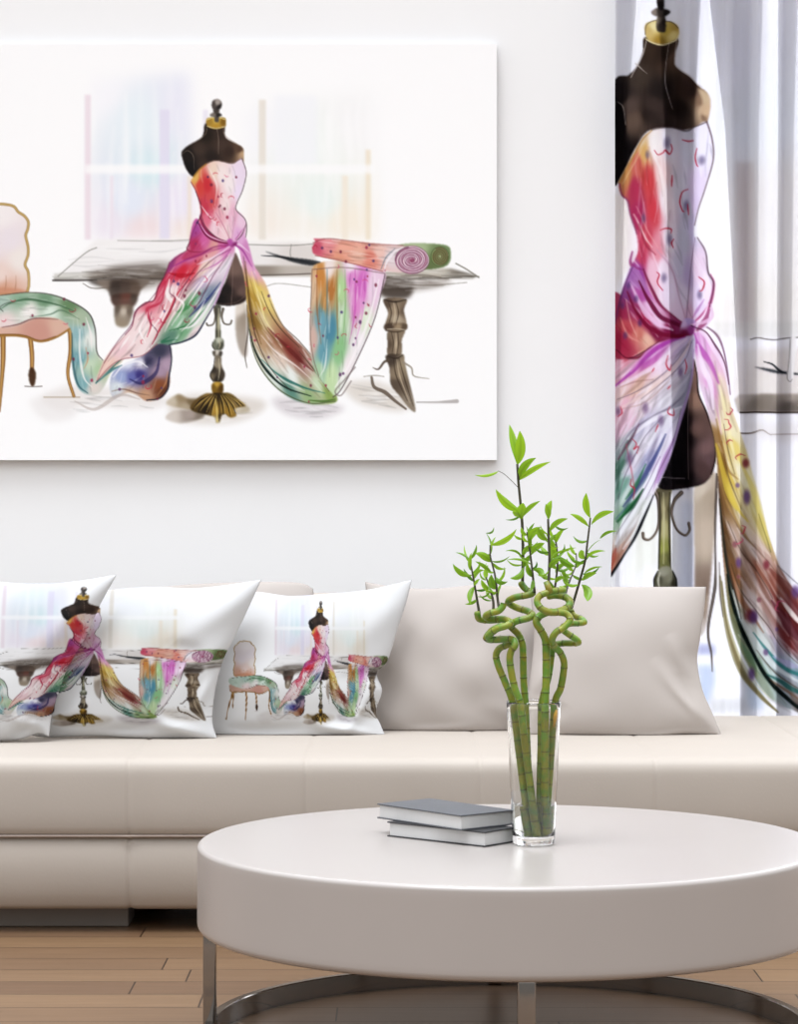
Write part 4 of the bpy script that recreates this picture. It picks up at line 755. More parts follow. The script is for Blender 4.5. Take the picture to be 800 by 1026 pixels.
    for pts, cc, w, al in (([(640, 282), (650, 300), (664, 318), (688, 329)], '7c1640', (1.4, 5, 3.4), .9), ([(632, 284), (642, 306), (656, 322), (674, 331)], 'f0cae4', (1, 5.5, 1.5), .85), ([(629, 292), (638, 314), (654, 330), (676, 337), (689, 334)], '8a1238', (1, 4.4, 3.4), .9), ([(622, 318), (630, 336), (642, 344)], 'f0a898', (.6, 2.4, .6), .7),
                           ([(628, 300), (632, 322), (638, 338)], 'f4c8b8', (.4, 1, .4), .8), ([(618, 350), (630, 359), (646, 352), (662, 341)], '6c1630', (.8, 1.6, .6), .85), ([(634, 268), (628, 282), (621, 304), (617, 324)], '6a3870', (.8, 1.4, 1), .8)):
        A.stroke(pts, cc, w, al, .7)
    for x, y in ((630, 286), (637, 300), (624, 306), (641, 324), (627, 336)):
        A.dot(x, y, 2.2, 3.4, '5a3a78', .6, .7)
    # knot
    A.fill(b([(335, 690), (352, 676), (385, 680), (395, 700), (380, 740), (350, 745), (325, 730)]), [(685, 324, 'e8d0ec'), (690, 322, 'c8b4e4'), (693, 330, 'b04c9c'), (686, 335, '8c1c48')], .6, 1)
    # right hip drape
    A.stroke(c([(370, 100), (420, 92), (455, 70), (452, 20)]), 'e8c4dc', (1.5, 4, 1.5), .8)
    A.stroke(c([(372, 104), (430, 130), (470, 190), (505, 260), (524, 340)]), '6a3050', (1, 2, 1), .8)
    return A.tone(1.18, 0.84)
# ------------------------------------------------------------------ room shell
M_wall = mat('wall_paint', lin(hx('f4f4f4')), rough=0.85, noise=0.012, scale=2, bump=0.05, bscale=180)
M_frame = mat('window_frame_paint', lin(hx('f2f2f2')), rough=0.4)

WY = 7.78                                  # front face of the back wall
wx0 = W(619, 0, WY)[0]                     # left edge of the window opening
wx1 = wx0 + 1.9
wz0, wz1 = 0.12, 2.95
mb = MB()
mb.box((-7, WY, -0.02), (wx0, WY + 0.16, 3.4)).box((wx1, WY, -0.02), (7, WY + 0.16, 3.4))
mb.box((wx0, WY, -0.02), (wx1, WY + 0.16, wz0)).box((wx0, WY, wz1), (wx1, WY + 0.16, 3.4))
tag(mb.build('wall_back', M_wall), 'white painted back wall', None, None, 'structure')

wn = empty('window_1', (wx0, WY + 0.1, wz0), kind='structure')
mb = MB()
fr = 0.012
mb.box((wx0, WY + 0.07, wz0), (wx0 + fr, WY + 0.13, wz1)).box((wx1 - fr, WY + 0.07, wz0), (wx1, WY + 0.13, wz1))
mb.box((wx0, WY + 0.07, wz0), (wx1, WY + 0.13, wz0 + 0.04)).box((wx0, WY + 0.07, wz1 - 0.04), (wx1, WY + 0.13, wz1))
mb.build('window_frame', M_frame, wn)
gm, nt, b, N, K = new_mat('window_glass')
N.remove(b)
g1 = N.new('ShaderNodeBsdfTransparent'); g2 = N.new('ShaderNodeBsdfGlossy'); g2.inputs['Roughness'].default_value = 0.02
mx = N.new('ShaderNodeMixShader'); mx.inputs[0].default_value = 0.05
nz = N.new('ShaderNodeTexNoise'); nz.inputs['Scale'].default_value = 2
rp = N.new('ShaderNodeValToRGB'); rp.color_ramp.elements[0].color = (0.96, 0.98, 1, 1); rp.color_ramp.elements[1].color = (1, 1, 1, 1)
K.new(nz.outputs['Fac'], rp.inputs['Fac']); K.new(rp.outputs['Color'], g1.inputs['Color'])
K.new(g1.outputs[0], mx.inputs[1]); K.new(g2.outputs[0], mx.inputs[2]); K.new(mx.outputs[0], N['Material Output'].inputs['Surface'])
MB().box((wx0 + fr, WY + 0.098, wz0 + 0.04), (wx1 - fr, WY + 0.104, wz1 - 0.04)).build('window_pane', gm, wn)

# plank floor
fm, nt, b, N, K = new_mat('plank_floor')
tc = N.new('ShaderNodeTexCoord')
bk = N.new('ShaderNodeTexBrick')
bk.offset = 0.0; bk.offset_frequency = 2
for s, v in (('Scale', 1.0), ('Mortar Size', 0.0022), ('Mortar Smooth', 0.2), ('Bias', 0.0), ('Brick Width', 1.25), ('Row Height', 0.142)):
    bk.inputs[s].default_value = v
bk.inputs['Color1'].default_value = (0.0, 0.0, 0.0, 1); bk.inputs['Color2'].default_value = (1, 1, 1, 1); bk.inputs['Mortar'].default_value = (0.5, 0.5, 0.5, 1)
mp = N.new('ShaderNodeMapping'); mp.inputs['Location'].default_value = (0.28, 0.035, 0)
K.new(tc.outputs['Object'], mp.inputs['Vector'])
sx = N.new('ShaderNodeSeparateXYZ'); K.new(mp.outputs['Vector'], sx.inputs[0])
dv = N.new('ShaderNodeMath'); dv.operation = 'DIVIDE'; dv.inputs[1].default_value = 0.142; K.new(sx.outputs['Y'], dv.inputs[0])
fo = N.new('ShaderNodeMath'); fo.operation = 'FLOOR'; K.new(dv.outputs[0], fo.inputs[0])
wn_ = N.new('ShaderNodeTexWhiteNoise'); wn_.noise_dimensions = '1D'; K.new(fo.outputs[0], wn_.inputs['W'])
sh = N.new('ShaderNodeMath'); sh.operation = 'MULTIPLY_ADD'; sh.inputs[1].default_value = 1.25; K.new(wn_.outputs['Value'], sh.inputs[0]); K.new(sx.outputs['X'], sh.inputs[2])
cb = N.new('ShaderNodeCombineXYZ'); K.new(sh.outputs[0], cb.inputs['X']); K.new(sx.outputs['Y'], cb.inputs['Y']); K.new(cb.outputs[0], bk.inputs['Vector'])
plank = N.new('ShaderNodeValToRGB')
plank.color_ramp.elements[0].color = L('6a513d'); plank.color_ramp.elements[1].color = L('84694e')
K.new(bk.outputs['Color'], plank.inputs['Fac'])
mp2 = N.new('ShaderNodeMapping'); mp2.inputs['Scale'].default_value = (1.5, 38, 1)
K.new(tc.outputs['Object'], mp2.inputs['Vector'])
gr = N.new('ShaderNodeTexNoise'); gr.inputs['Scale'].default_value = 2.2; gr.inputs['Detail'].default_value = 6; gr.inputs['Distortion'].default_value = 0.4
K.new(mp2.outputs['Vector'], gr.inputs['Vector'])
grr = N.new('ShaderNodeValToRGB'); grr.color_ramp.elements[0].position = 0.3; grr.color_ramp.elements[1].position = 0.75
grr.color_ramp.elements[0].color = (0.78, 0.76, 0.74, 1); grr.color_ramp.elements[1].color = (1.06, 1.05, 1.04, 1)
K.new(gr.outputs['Fac'], grr.inputs['Fac'])
mul = N.new('ShaderNodeMix'); mul.data_type = 'RGBA'; mul.blend_type = 'MULTIPLY'; mul.inputs['Factor'].default_value = 1
K.new(plank.outputs['Color'], mul.inputs['A']); K.new(grr.outputs['Color'], mul.inputs['B'])
jn = N.new('ShaderNodeMix'); jn.data_type = 'RGBA'; jn.inputs['B'].default_value = L('34251a')
K.new(bk.outputs['Fac'], jn.inputs['Factor']); K.new(mul.outputs['Result'], jn.inputs['A'])
K.new(jn.outputs['Result'], b.inputs['Base Color'])
b.inputs['Roughness'].default_value = 0.32; b.inputs['Specular IOR Level'].default_value = 0.4
bp = N.new('ShaderNodeBump'); bp.inputs['Strength'].default_value = 0.4; bp.inputs['Distance'].default_value = 0.002; bp.invert = True
K.new(bk.outputs['Fac'], bp.inputs['Height']); K.new(bp.outputs['Normal'], b.inputs['Normal'])
fl = MB().box((-7, -3, -0.06), (7, WY, 0.0)).build('floor', fm); fl['kind'] = 'structure'

# ------------------------------------------------------------------ the wall picture
ART = paint_canvas()
FY = WY - 0.028
cx0, cx1, cy0, cy1 = -97.0, 498.0, 44.0, 461.0
cp = empty('canvas_print', W((cx0 + cx1) / 2, cy1, FY), 'wide white canvas print of a dress form in pink silk, hung on the back wall', 'wall art')
M_canvas = print_mat('printed_canvas', 0.75, 0.08, 700)
nc, nr = 744, 522
gx, gy = np.meshgrid(np.linspace(cx0, cx1, nc), np.linspace(cy0, cy1, nr))
vx = (gx - 400) * FY / F; vz = HC - (gy - HY) * FY / F
obj('printed_face', np.stack([vx.ravel(), np.full(vx.size, FY), vz.ravel()], -1), grid_faces(nr, nc), M_canvas, cp, False, ART.sample(gx.ravel(), gy.ravel()))
M_cedge = mat('canvas_edge', lin(hx('a8a8a8')), rough=0.8, noise=0.01)
MB().box((vx.min(), FY + 0.0004, vz.min()), (vx.max(), WY - 0.0005, vz.max())).build('stretcher_frame', M_cedge, cp)

# ------------------------------------------------------------------ curtain
CART = paint_curtain()
CY = 7.655
cu = empty('curtain', W(700, 713, CY), 'sheer white curtain printed with a large dress form, hanging at the window', 'curtain')
M_print = sheer_mat('printed_voile', True, through=CUR_T, trans=CUR_TR)
M_lin = sheer_mat('added_lining_voile', False, 'd4d4dc', through=LIN_T, trans=0.5)
ys = np.arange(-125, 775, 0.95); us = np.linspace(0, 1, 300)
xl = np.interp(ys, [-125, 460, 500, 560, 590, 775], [617, 617, 616.5, 613.5, 612, 611])
px = xl[:, None] + us[None] * (872 - xl[:, None]); py = np.repeat(ys[:, None], len(us), 1)
dp = 0.014 * np.sin(px / 41.0 * 2 * PI + 0.6 + py * 0.0012) + 0.006 * np.sin(px / 17.0 * 2 * PI + py * 0.004)
vx = (px - 400) * CY / F; vz = HC - (py - HY) * CY / F
obj('printed_panel', np.stack([vx.ravel(), (CY + dp).ravel(), vz.ravel()], -1), grid_faces(len(ys), len(us)), M_print, cu, True, CART.sample(px.ravel(), py.ravel()))
# extra layer added behind it, its overlapping pleats darken the curtain's fold bands
LY = 7.715
rows = np.arange(-125, 775, 12.0)
bands = [([618.5, 618.5, 618.5], [637, 626, 620]), ([659, 667, 674], [701, 694, 693]), ([711, 727, 742], [763, 759, 757]), ([780, 780, 778], [798, 794, 791]), ([815, 818, 820], [838, 836, 834]), ([852, 854, 856], [866, 866, 866])]
V = []
for y in rows:
    pts = [(617.3, -0.012)]
    for lo, hi in bands:
        a0 = np.interp(y, [0, 130, 420], lo); a1 = np.interp(y, [0, 130, 420], hi)
        pts += [(a0 - 1, 0.012), ((a0 + a1) / 2, 0.012), (a1, 0.009), (a1 + 1.0, 0.005), (a1, 0.001), ((a0 + a1) / 2, 0.0), (a0 + 1, -0.001), (a0, -0.005), (a0 + 1, -0.009), ((a0 + a1) / 2, -0.011), (a1, -0.013), (a1 + 1, -0.016), (a1, -0.019), ((a0 + a1) / 2, -0.020), (a0, -0.021), (a0 - 1, -0.024), (a0, -0.027), ((a0 + a1) / 2, -0.028), (a1 + 2, -0.028)]
    pts.append((875.0, 0.0))
    V += [W(x, y, LY)[:1] + (LY + d,) + W(x, y, LY)[2:] for x, d in pts]
ncol = len(V) // len(rows)
obj('added_lining', np.array(V), grid_faces(len(rows), ncol), M_lin, cu, True)

# ------------------------------------------------------------------ sofa
M_sofa = mat('pale_leather', lin(hx(SOFA_C)), rough=0.6, noise=0.02, scale=5, bump=0.10, bscale=140, spec=0.4)
M_pipe = mat('leather_piping', lin(hx('94857b')), rough=0.6)
M_foot = mat('taupe_lacquer', lin(hx('6e665e')), rough=0.35)
sx0, sx1 = W(-250, 0, 6.28)[0], W(930, 0, 6.28)[0]
so = empty('sofa', ((sx0 + sx1) / 2, 6.6, 0.0), 'long low off-white leather sofa under the wall print', 'sofa')
seams = [W(p, 0, 6.28)[0] for p in (-45, 130, 307, 481, 657, 832)]
xs = np.linspace(sx0, sx1, 120).tolist()
for s_ in seams: xs += [s_ - 0.016, s_ - 0.008, s_ - 0.003, s_, s_ + 0.003, s_ + 0.008, s_ + 0.016]
xs += [sx0 + 0.003, sx0 + 0.01, sx0 + 0.02, sx1 - 0.003, sx1 - 0.01, sx1 - 0.02]
xs = np.array(sorted(xs))


def extrude(name, prof, depth, m, parent):
    """closed (Y,Z) profile swept along X, sunk by a stitched groove at every seam, rounded at both ends"""
    p = np.array(prof); cen = p.mean(0)
    V = []
    for x in xs:
        g = depth * sum(math.exp(-((x - s_) / 0.006) ** 2) for s_ in seams)
        e = min(x - sx0, sx1 - x); r = 0.025
        if e < r: g += r - math.sqrt(max(0, r * r - (r - e) ** 2))
        d = cen - p
        n = np.sign(d) * np.minimum(np.abs(d), g)
        q = p + n
        V += [(x, a_, b_) for a_, b_ in q]
    k_ = len(p)
    fs = grid_faces(len(xs), k_, wrap=True).tolist() + [list(range(k_)), [(len(xs) - 1) * k_ + i for i in range(k_)][::-1]]
    o = obj(name, V, fs, m, parent)
    return fix_normals(o)


seatp = cr([(6.262, 0.238), (6.252, 0.27), (6.250, 0.32), (6.252, 0.375), (6.256, 0.398), (6.266, 0.4125), (6.285, 0.419), (6.33, 0.4205), (6.6, 0.42), (7.2, 0.42), (7.50, 0.418), (7.535, 0.405), (7.55, 0.37), (7.55, 0.30), (7.54, 0.24), (7.50, 0.232), (7.0, 0.232), (6.5, 0.232), (6.30, 0.232)], 3, True)
extrude('seat', seatp, 0.0022, M_sofa, so)
basep = cr([(6.30, 0.055), (6.275, 0.075), (6.262, 0.11), (6.257, 0.16), (6.262, 0.205), (6.275, 0.229), (6.33, 0.233), (7.0, 0.233), (7.48, 0.233), (7.52, 0.22), (7.53, 0.15), (7.52, 0.07), (7.48, 0.05), (7.0, 0.05), (6.4, 0.05)], 3, True)
extrude('base', basep, 0.003, M_sofa, so)
mb = MB()
mb.tube([(x, 6.2565 + 0.004 * (1 - math.exp(-min((x - s_) ** 2 for s_ in seams) / 0.0002)) - 0.001, 0.2345) for x in np.linspace(sx0 + 0.02, sx1 - 0.02, 140)], 0.0032, 8)
fix_normals(mb.build('piping', M_pipe, so, True))
for p0, p1 in ((-240, 129), (640, 920)):
    x0, x1 = W(p0, 0, 6.36)[0], W(p1, 0, 6.36)[0]
    MB().box((x0, 6.36, 0.0), (x1, 6.50, 0.052), 0.004).build('foot', M_foot, so)
    MB().box((x0, 7.34, 0.0), (x1, 7.46, 0.052), 0.004).build('foot', M_foot, so)
# low backrest behind the cushions
bx0, bx1 = W(-240, 0, 7.2)[0], W(680, 0, 7.2)[0]
MB().box((bx0, 7.28, 0.405), (bx1, 7.47, 0.775), 0.05).build('backrest', M_sofa, so, True)


# ------------------------------------------------------------------ cushions
def cushion(name, top, right, bottom, left, Y0, m, label, group, T=0.068, lean=0.10, art=None, nu=110, nv=110, creases=(), seed=0, bg=None):
    """four outline curves in photo pixels (top and bottom left to right, left and right top to bottom)"""
    t_ = resample(cr(top, 10), nu); b_ = resample(cr(bottom, 10), nu); l_ = resample(cr(left, 10), nv); r_ = resample(cr(right, 10), nv)
    u = np.linspace(0, 1, nu)[None, :, None]; v = np.linspace(0, 1, nv)[:, None, None]
    P = (1 - v) * t_[None] + v * b_[None] + (1 - u) * l_[:, None] + u * r_[:, None] - ((1 - u) * (1 - v) * t_[0] + u * (1 - v) * t_[-1] + (1 - u) * v * b_[0] + u * v * b_[-1])
    U = np.broadcast_to(u[..., 0] * 2 - 1, (nv, nu)); Vv = np.broadcast_to(v[..., 0] * 2 - 1, (nv, nu))
    prof = (np.clip(1 - np.abs(U) ** 2.6, 0, 1) * np.clip(1 - np.abs(Vv) ** 2.6, 0, 1)) ** 0.62
    rg = np.random.RandomState(seed)
    wr = np.zeros((nv, nu))
    for _ in range(9):
        fx, fy, ph = rg.uniform(-4, 4), rg.uniform(-4, 4), rg.uniform(0, 6.3)
        wr += 0.0013 * np.sin(fx * U * 2 + fy * Vv * 2 + ph)
    for (u0, v0, u1, v1, amp, wd) in creases:
        d = np.array([u1 - u0, v1 - v0]); l2 = d @ d
        tt = ((U - u0) * d[0] + (Vv - v0) * d[1]) / l2; tc_ = np.clip(tt, 0, 1)
        ds = np.hypot(U - u0 - tc_ * d[0], Vv - v0 - tc_ * d[1])
        wr += amp * np.exp(-(ds / wd) ** 2) * np.sin(np.clip(tc_, 0.0, 1) * PI * 0.9 + 0.3)
    edge = np.clip(prof * 2.2, 0, 1)
    hgt = np.clip((735 - P[..., 1]) / 150.0, -0.1, 1.1)
    Yc = Y0 + lean * hgt
    front = Yc - T * prof - wr * edge
    back = Yc + T * prof
    def w3(Yd):
        return np.stack([(P[..., 0] - 400) * Yc / F, Yd, np.maximum(HC - (P[..., 1] - HY) * Yc / F, 0.4215)], -1).reshape(-1, 3)
    vs = np.vstack([w3(front), w3(back)])
    f = np.vstack([grid_faces(nv, nu), grid_faces(nv, nu, True, nv * nu)])
    # sew the rim: back rim vertices reuse the front ones
    idx = np.arange(nv * nu).reshape(nv, nu)
    rim = np.concatenate([idx[0], idx[-1], idx[:, 0], idx[:, -1]])
    mp_ = np.arange(2 * nv * nu); mp_[rim + nv * nu] = rim
    f = mp_[f]
    used = np.unique(f); re_ = np.full(2 * nv * nu, -1); re_[used] = np.arange(len(used))
    vs, f = vs[used], re_[f]
    col = None
    if art is not None:
        cfront = art(P[..., 0].ravel(), P[..., 1].ravel())
        cc = np.vstack([cfront, np.full((nv * nu, 3), 0.7)])
        col = cc[used]
    o = obj(name, vs, f, m, None, True, col)
    zc = vs[:, 2].min(); me = o.data
    cx_, cy_ = vs[:, 0].mean(), vs[:, 1].mean()
    me.transform(__import__('mathutils').Matrix.Translation((-cx_, -cy_, -zc)))
    o.location = (cx_, cy_, zc)
    return tag(o, label, 'cushion', group)


M_pp = print_mat('printed_linen', 0.85, 0.25, 900)
M_pl = mat('plain_cotton', lin(hx(PLAIN_C)), rough=0.8, noise=0.012, bump=0.08, bscale=500, spec=0.2)


def art12(x, y): return ART.sample((x - 85) / 0.61 + 217, (y - 588) / 0.428 + 100) * 0.56


def art3(x, y):
    s = np.where(x > 322, 0.285, 0.344)
    return ART.sample((x - 322) / s + 217, (y - 602) / 0.378 + 100) * 0.56


cushion('throw_pillow', [(-52, 572), (0, 583), (60, 584), (117, 576)], [(117, 576), (101, 605), (86, 638), (68, 669), (58, 696), (52, 716), (49, 738)],
        [(-52, 744), (-10, 743), (20, 741), (38, 735), (49, 738)], [(-52, 572), (-46, 660), (-52, 744)], 6.69, M_pp,
        'printed throw pillow cut off by the left edge of the photo, foremost of the row', 'printed throw pillows', art=art12, nu=150, nv=150, seed=1,
        creases=[(0.95, 0.95, 0.2, 0.7, 0.014, 0.07), (1, -1, 0.1, 0.1, 0.007, 0.2), (0.2, 1.0, 0.75, 0.8, -0.010, 0.09), (0.95, 0.8, 0.5, 0.55, 0.008, 0.06)])
cushion('throw_pillow', [(98, 592), (150, 588), (200, 589), (262, 581)], [(262, 581), (247, 614), (234, 641), (224, 661), (216, 690), (213, 722), (218, 741)],
        [(30, 737), (52, 739), (100, 738), (150, 741), (218, 742)], [(98, 592), (70, 630), (45, 690), (30, 737)], 6.79, M_pp,
        'middle one of the three printed throw pillows, rolls of cloth at its right edge', 'printed throw pillows', art=art12, nu=190, nv=150, seed=2,
        creases=[(0.97, 0.97, 0.3, 0.75, 0.015, 0.08), (1, -0.95, 0.2, -0.1, 0.009, 0.2), (-0.3, 0.95, 0.5, 0.8, -0.012, 0.09), (0.85, 0.6, 0.98, 0.2, 0.012, 0.08), (0.3, -0.25, 0.75, -0.05, -0.008, 0.09), (-0.95, 0.95, -0.4, 0.5, 0.008, 0.1), (0.5, 0.2, 0.7, 0.0, 0.006, 0.05)])
cushion('throw_pillow', [(236, 598), (257, 593), (290, 597), (326, 595), (368, 591), (413, 581)], [(413, 581), (407, 605), (398, 632), (389, 661), (378, 675), (383, 692), (377, 713), (382, 727), (388, 741)],
        [(196, 740), (232, 741), (275, 742), (310, 742), (332, 743), (360, 741), (388, 741)], [(236, 598), (215, 640), (205, 690), (196, 740)], 6.90, M_pp,
        'printed throw pillow showing the whole picture with its chair, beside the plain white cushions', 'printed throw pillows', art=art3, nu=190, nv=150, seed=3,
        creases=[(0.98, 0.97, 0.2, 0.72, 0.016, 0.07), (0.95, 0.1, 0.8, 0.75, 0.014, 0.08), (-0.6, 0.85, 0.3, 0.8, -0.010, 0.08), (1, -0.97, 0.4, 0.0, 0.008, 0.2), (0.6, 0.9, 0.9, 0.55, 0.010, 0.06)])
cushion('throw_pillow', [(366, 583), (390, 587), (430, 590), (480, 586), (520, 588), (556, 593)], [(556, 593), (550, 650), (548, 690), (556, 734)],
        [(362, 735), (420, 737), (470, 738), (520, 736), (556, 734)], [(366, 583), (371, 640), (370, 690), (362, 735)], 7.02, M_pl,
        'plain white throw pillow directly behind the bamboo, next to the printed ones', 'plain white throw pillows', seed=4,
        creases=[(0.98, 0.9, 0.2, 0.5, 0.006, 0.12), (-0.6, 0.95, 0.2, 0.86, 0.007, 0.07)])
cushion('throw_pillow', [(532, 594), (560, 589), (610, 588), (660, 588), (708, 588)], [(708, 588), (706, 610), (702, 640), (699, 662), (704, 690), (714, 714), (724, 738)],
        [(524, 738), (570, 740), (610, 742), (650, 743), (685, 737), (724, 738)], [(532, 594), (535, 640), (530, 690), (524, 738)], 6.90, M_pl,
        'plain white throw pillow in front of the curtain at the right end of the row', 'plain white throw pillows', seed=5,
        creases=[(0.98, 0.95, 0.45, -0.1, 0.010, 0.08), (0.9, 0.2, 0.6, -0.4, 0.008, 0.09), (0.95, 0.98, -0.1, 0.93, 0.008, 0.05), (-0.95, 0.4, -0.8, -0.1, 0.012, 0.07), (-0.9, 0.95, -0.6, 0.5, -0.008, 0.08), (0.85, 0.75, 0.7, 0.1, -0.006, 0.06)])
cushion('throw_pillow', [(150, 589), (200, 585), (260, 583), (300, 584), (314, 590)], [(314, 590), (318, 650), (312, 700), (318, 730)],
        [(146, 730), (200, 732), (260, 732), (318, 730)], [(150, 589), (154, 650), (146, 730)], 7.06, M_pl,
        'plain white throw pillow mostly hidden, its top peeking out between two printed pillows', 'plain white throw pillows', T=0.05, seed=6)

# ------------------------------------------------------------------ coffee table
TC = (W(510, 0, 5.04)[0], 5.04)
R = 0.601; ZT = HC - 0.67; ZB = ZT - 0.164
M_lacq = mat('white_lacquer', lin(hx(TABLE_C)), rough=0.34, noise=0.008, spec=0.5, coat=0.6, crough=0.36)
M_chrome = mat('polished_chrome', lin(hx('918c87')), rough=0.09, metal=1.0, noise=0.01)
ct = empty('coffee_table', (TC[0], TC[1], 0), 'round white lacquered coffee table on a chrome ring frame', 'coffee table')
bv = 0.014
prof = [(0.0005, ZB), (R - 0.1, ZB), (R - bv, ZB)] + [(R - bv + bv * math.sin(t), ZB + bv - bv * math.cos(t)) for t in np.linspace(0.2, PI / 2, 7)] + \
       [(R, z) for z in np.linspace(ZB + bv + 0.01, ZT - 0.02, 4)] + [(R - 0.009 + 0.009 * math.cos(t), ZT - 0.009 + 0.009 * math.sin(t)) for t in np.linspace(0, PI / 2, 7)] + [(R - 0.05, ZT), (0.0005, ZT)]
o = MB().lathe(prof, TC, 160).build('tabletop', M_lacq, ct, True); autosmooth(fix_normals(o), 35)
RR = 0.578
prof = [(RR - 0.009, 0.0), (RR + 0.009, 0.0), (RR + 0.009, 0.038), (RR + 0.007, 0.040), (RR - 0.007, 0.040), (RR - 0.009, 0.038)]
o = MB().lathe(prof, TC, 160, True).build('base_ring', M_chrome, ct, True); autosmooth(fix_normals(o), 35)
for an in (180, 270 + 0.6, 0, 90 + 0.6):
    a_ = math.radians(an); cx_, cy_ = TC[0] + RR * math.cos(a_), TC[1] + RR * math.sin(a_)
    mb = MB(); w2, d2, z0, z1 = 0.0155, 0.0125, 0.0, ZB + 0.002
    mb.box((-d2, -w2, z0), (d2, w2, z1), 0.003)
    v = [(cx_ + x * math.cos(a_) - y * math.sin(a_), cy_ + x * math.sin(a_) + y * math.cos(a_), z) for x, y, z in mb.v]
    autosmooth(obj('leg', v, mb.f, M_chrome, ct), 35)

# ------------------------------------------------------------------ two books
M_cover = mat('dark_book_cloth', lin(hx('4d4f53')), rough=0.55, noise=0.06, scale=30, bump=0.1, bscale=500)
M_cover2 = mat('black_book_cloth', lin(hx('232325')), rough=0.5, noise=0.06, scale=30, bump=0.1, bscale=500)
pm, nt, b, N, K = new_mat('page_edges')
tc = N.new('ShaderNodeTexCoord'); wv = N.new('ShaderNodeTexWave'); wv.wave_type = 'BANDS'; wv.bands_direction = 'Z'
wv.inputs['Scale'].default_value = 160; wv.inputs['Distortion'].default_value = 0.6
K.new(tc.outputs['Object'], wv.inputs['Vector'])
rp = N.new('ShaderNodeValToRGB'); rp.color_ramp.elements[0].color = L('bdbcba'); rp.color_ramp.elements[1].color = L('d6d5d3')
K.new(wv.outputs['Fac'], rp.inputs['Fac']); K.new(rp.outputs['Color'], b.inputs['Base Color']); b.inputs['Roughness'].default_value = 0.8


def book(front, left, wid, z0, h, mc, label):
    fx, fy = front; lx, ly = left
    e = np.array([lx - fx, ly - fy]); ln = np.linalg.norm(e); e /= ln; n_ = np.array([-e[1], e[0]])
    if n_[1] < 0: n_ = -n_
    r = empty('book', (fx + e[0] * ln / 2 + n_[0] * wid / 2, fy + e[1] * ln / 2 + n_[1] * wid / 2, z0), label, 'book', 'books on the coffee table')
    def put(name, a0, a1, b0, b1, zz0, zz1, m, bev):
        mb = MB(); mb.box((a0, b0, zz0), (a1, b1, zz1), bev)
        v = [(fx + e[0] * x + n_[0] * y, fy + e[1] * x + n_[1] * y, z) for x, y, z in mb.v]
        return autosmooth(fix_normals(obj(name, v, mb.f, m, r)), 35)
    t = 0.0026
    put('cover', 0, ln, 0, wid, z0, z0 + t, mc, 0.0008)
    put('cover', 0, ln, 0, wid, z0 + h - t, z0 + h, mc, 0.0008)
    put('spine', 0, ln, wid - t, wid, z0 + t, z0 + h - t, mc, 0.0006)
    put('page_block', 0.004, ln - 0.004, 0.004, wid - t - 0.0003, z0 + t, z0 + h - t, pm, 0.0)
    return r


def tp(px, py, z):
    Y = (HC - z) * F / (py - HY); return ((px - 400) * Y / F, Y)


book(tp(486, 849, ZT), tp(388, 838, ZT), 0.100, ZT, 0.0292, M_cover2, 'black covered book lying on the coffee table underneath another book')
book(tp(462, 817, ZT + 0.0585), tp(378, 805, ZT + 0.0585), 0.138, ZT + 0.0293, 0.0292, M_cover, 'dark grey covered book lying on top of another book on the table')

# ------------------------------------------------------------------ glass vase with water
VY = 4.99
VC = (W(535, 0, VY)[0], VY)
gm, nt, b, N, K = new_mat('clear_glass')
b.inputs['Transmission Weight'].default_value = 1; b.inputs['Roughness'].default_value = 0.0; b.inputs['IOR'].default_value = 1.45
nz = N.new('ShaderNodeTexNoise'); nz.inputs['Scale'].default_value = 3
rp = N.new('ShaderNodeValToRGB'); rp.color_ramp.elements[0].color = (0.97, 0.985, 0.98, 1); rp.color_ramp.elements[1].color = (1, 1, 1, 1)
K.new(nz.outputs['Fac'], rp.inputs['Fac']); K.new(rp.outputs['Color'], b.inputs['Base Color'])
vz0, vz1 = ZT + 0.0006, HC - (703 - HY) * VY / F
def vr(z): return 0.0405 + (0.0525 - 0.0405) * (z - vz0) / (vz1 - vz0)
TH = 0.0028; ZI = vz0 + 0.016
prof = [(0.0003, vz0), (0.036, vz0), (0.0395, vz0 + 0.0012)] + [(vr(z), z) for z in np.linspace(vz0 + 0.004, vz1 - 0.001, 24)] + [(vr(vz1) - 0.0012, vz1 + 0.0004), (vr(vz1) - TH, vz1 - 0.001)] + \
       [(vr(z) - TH, z) for z in np.linspace(vz1 - 0.004, ZI + 0.006, 22)] + [(vr(ZI) - TH - 0.002, ZI + 0.001), (vr(ZI) - TH - 0.006, ZI), (0.0003, ZI)]
o = MB().lathe(prof, VC, 72).build('glass_vase', gm, None, True); fix_normals(o); autosmooth(o, 50)
tag(o, 'tall clear glass vase holding bamboo stalks, beside the books', 'vase')
wm, nt, b, N, K = new_mat('clear_water')
b.inputs['Transmission Weight'].default_value = 1; b.inputs['Roughness'].default_value = 0.0; b.inputs['IOR'].default_value = 1.33
nz = N.new('ShaderNodeTexNoise'); nz.inputs['Scale'].default_value = 5
rp = N.new('ShaderNodeValToRGB'); rp.color_ramp.elements[0].color = (0.93, 0.97, 0.93, 1); rp.color_ramp.elements[1].color = (0.97, 0.99, 0.97, 1)
K.new(nz.outputs['Fac'], rp.inputs['Fac']); K.new(rp.outputs['Color'], b.inputs['Base Color'])
ZW = HC - (806 - HY) * VY / F
prof = [(0.0003, ZI + 0.0004), (vr(ZI) - TH - 0.007, ZI + 0.0006)] + [(vr(z) - TH - 0.0004, z) for z in np.linspace(ZI + 0.007, ZW, 8)] + [(0.0003, ZW)]
o = MB().lathe(prof, VC, 64).build('water', wm, None, True); fix_normals(o); autosmooth(o, 50)
tag(o, 'shallow clear water in the bottom of the glass vase', 'water', None, None)

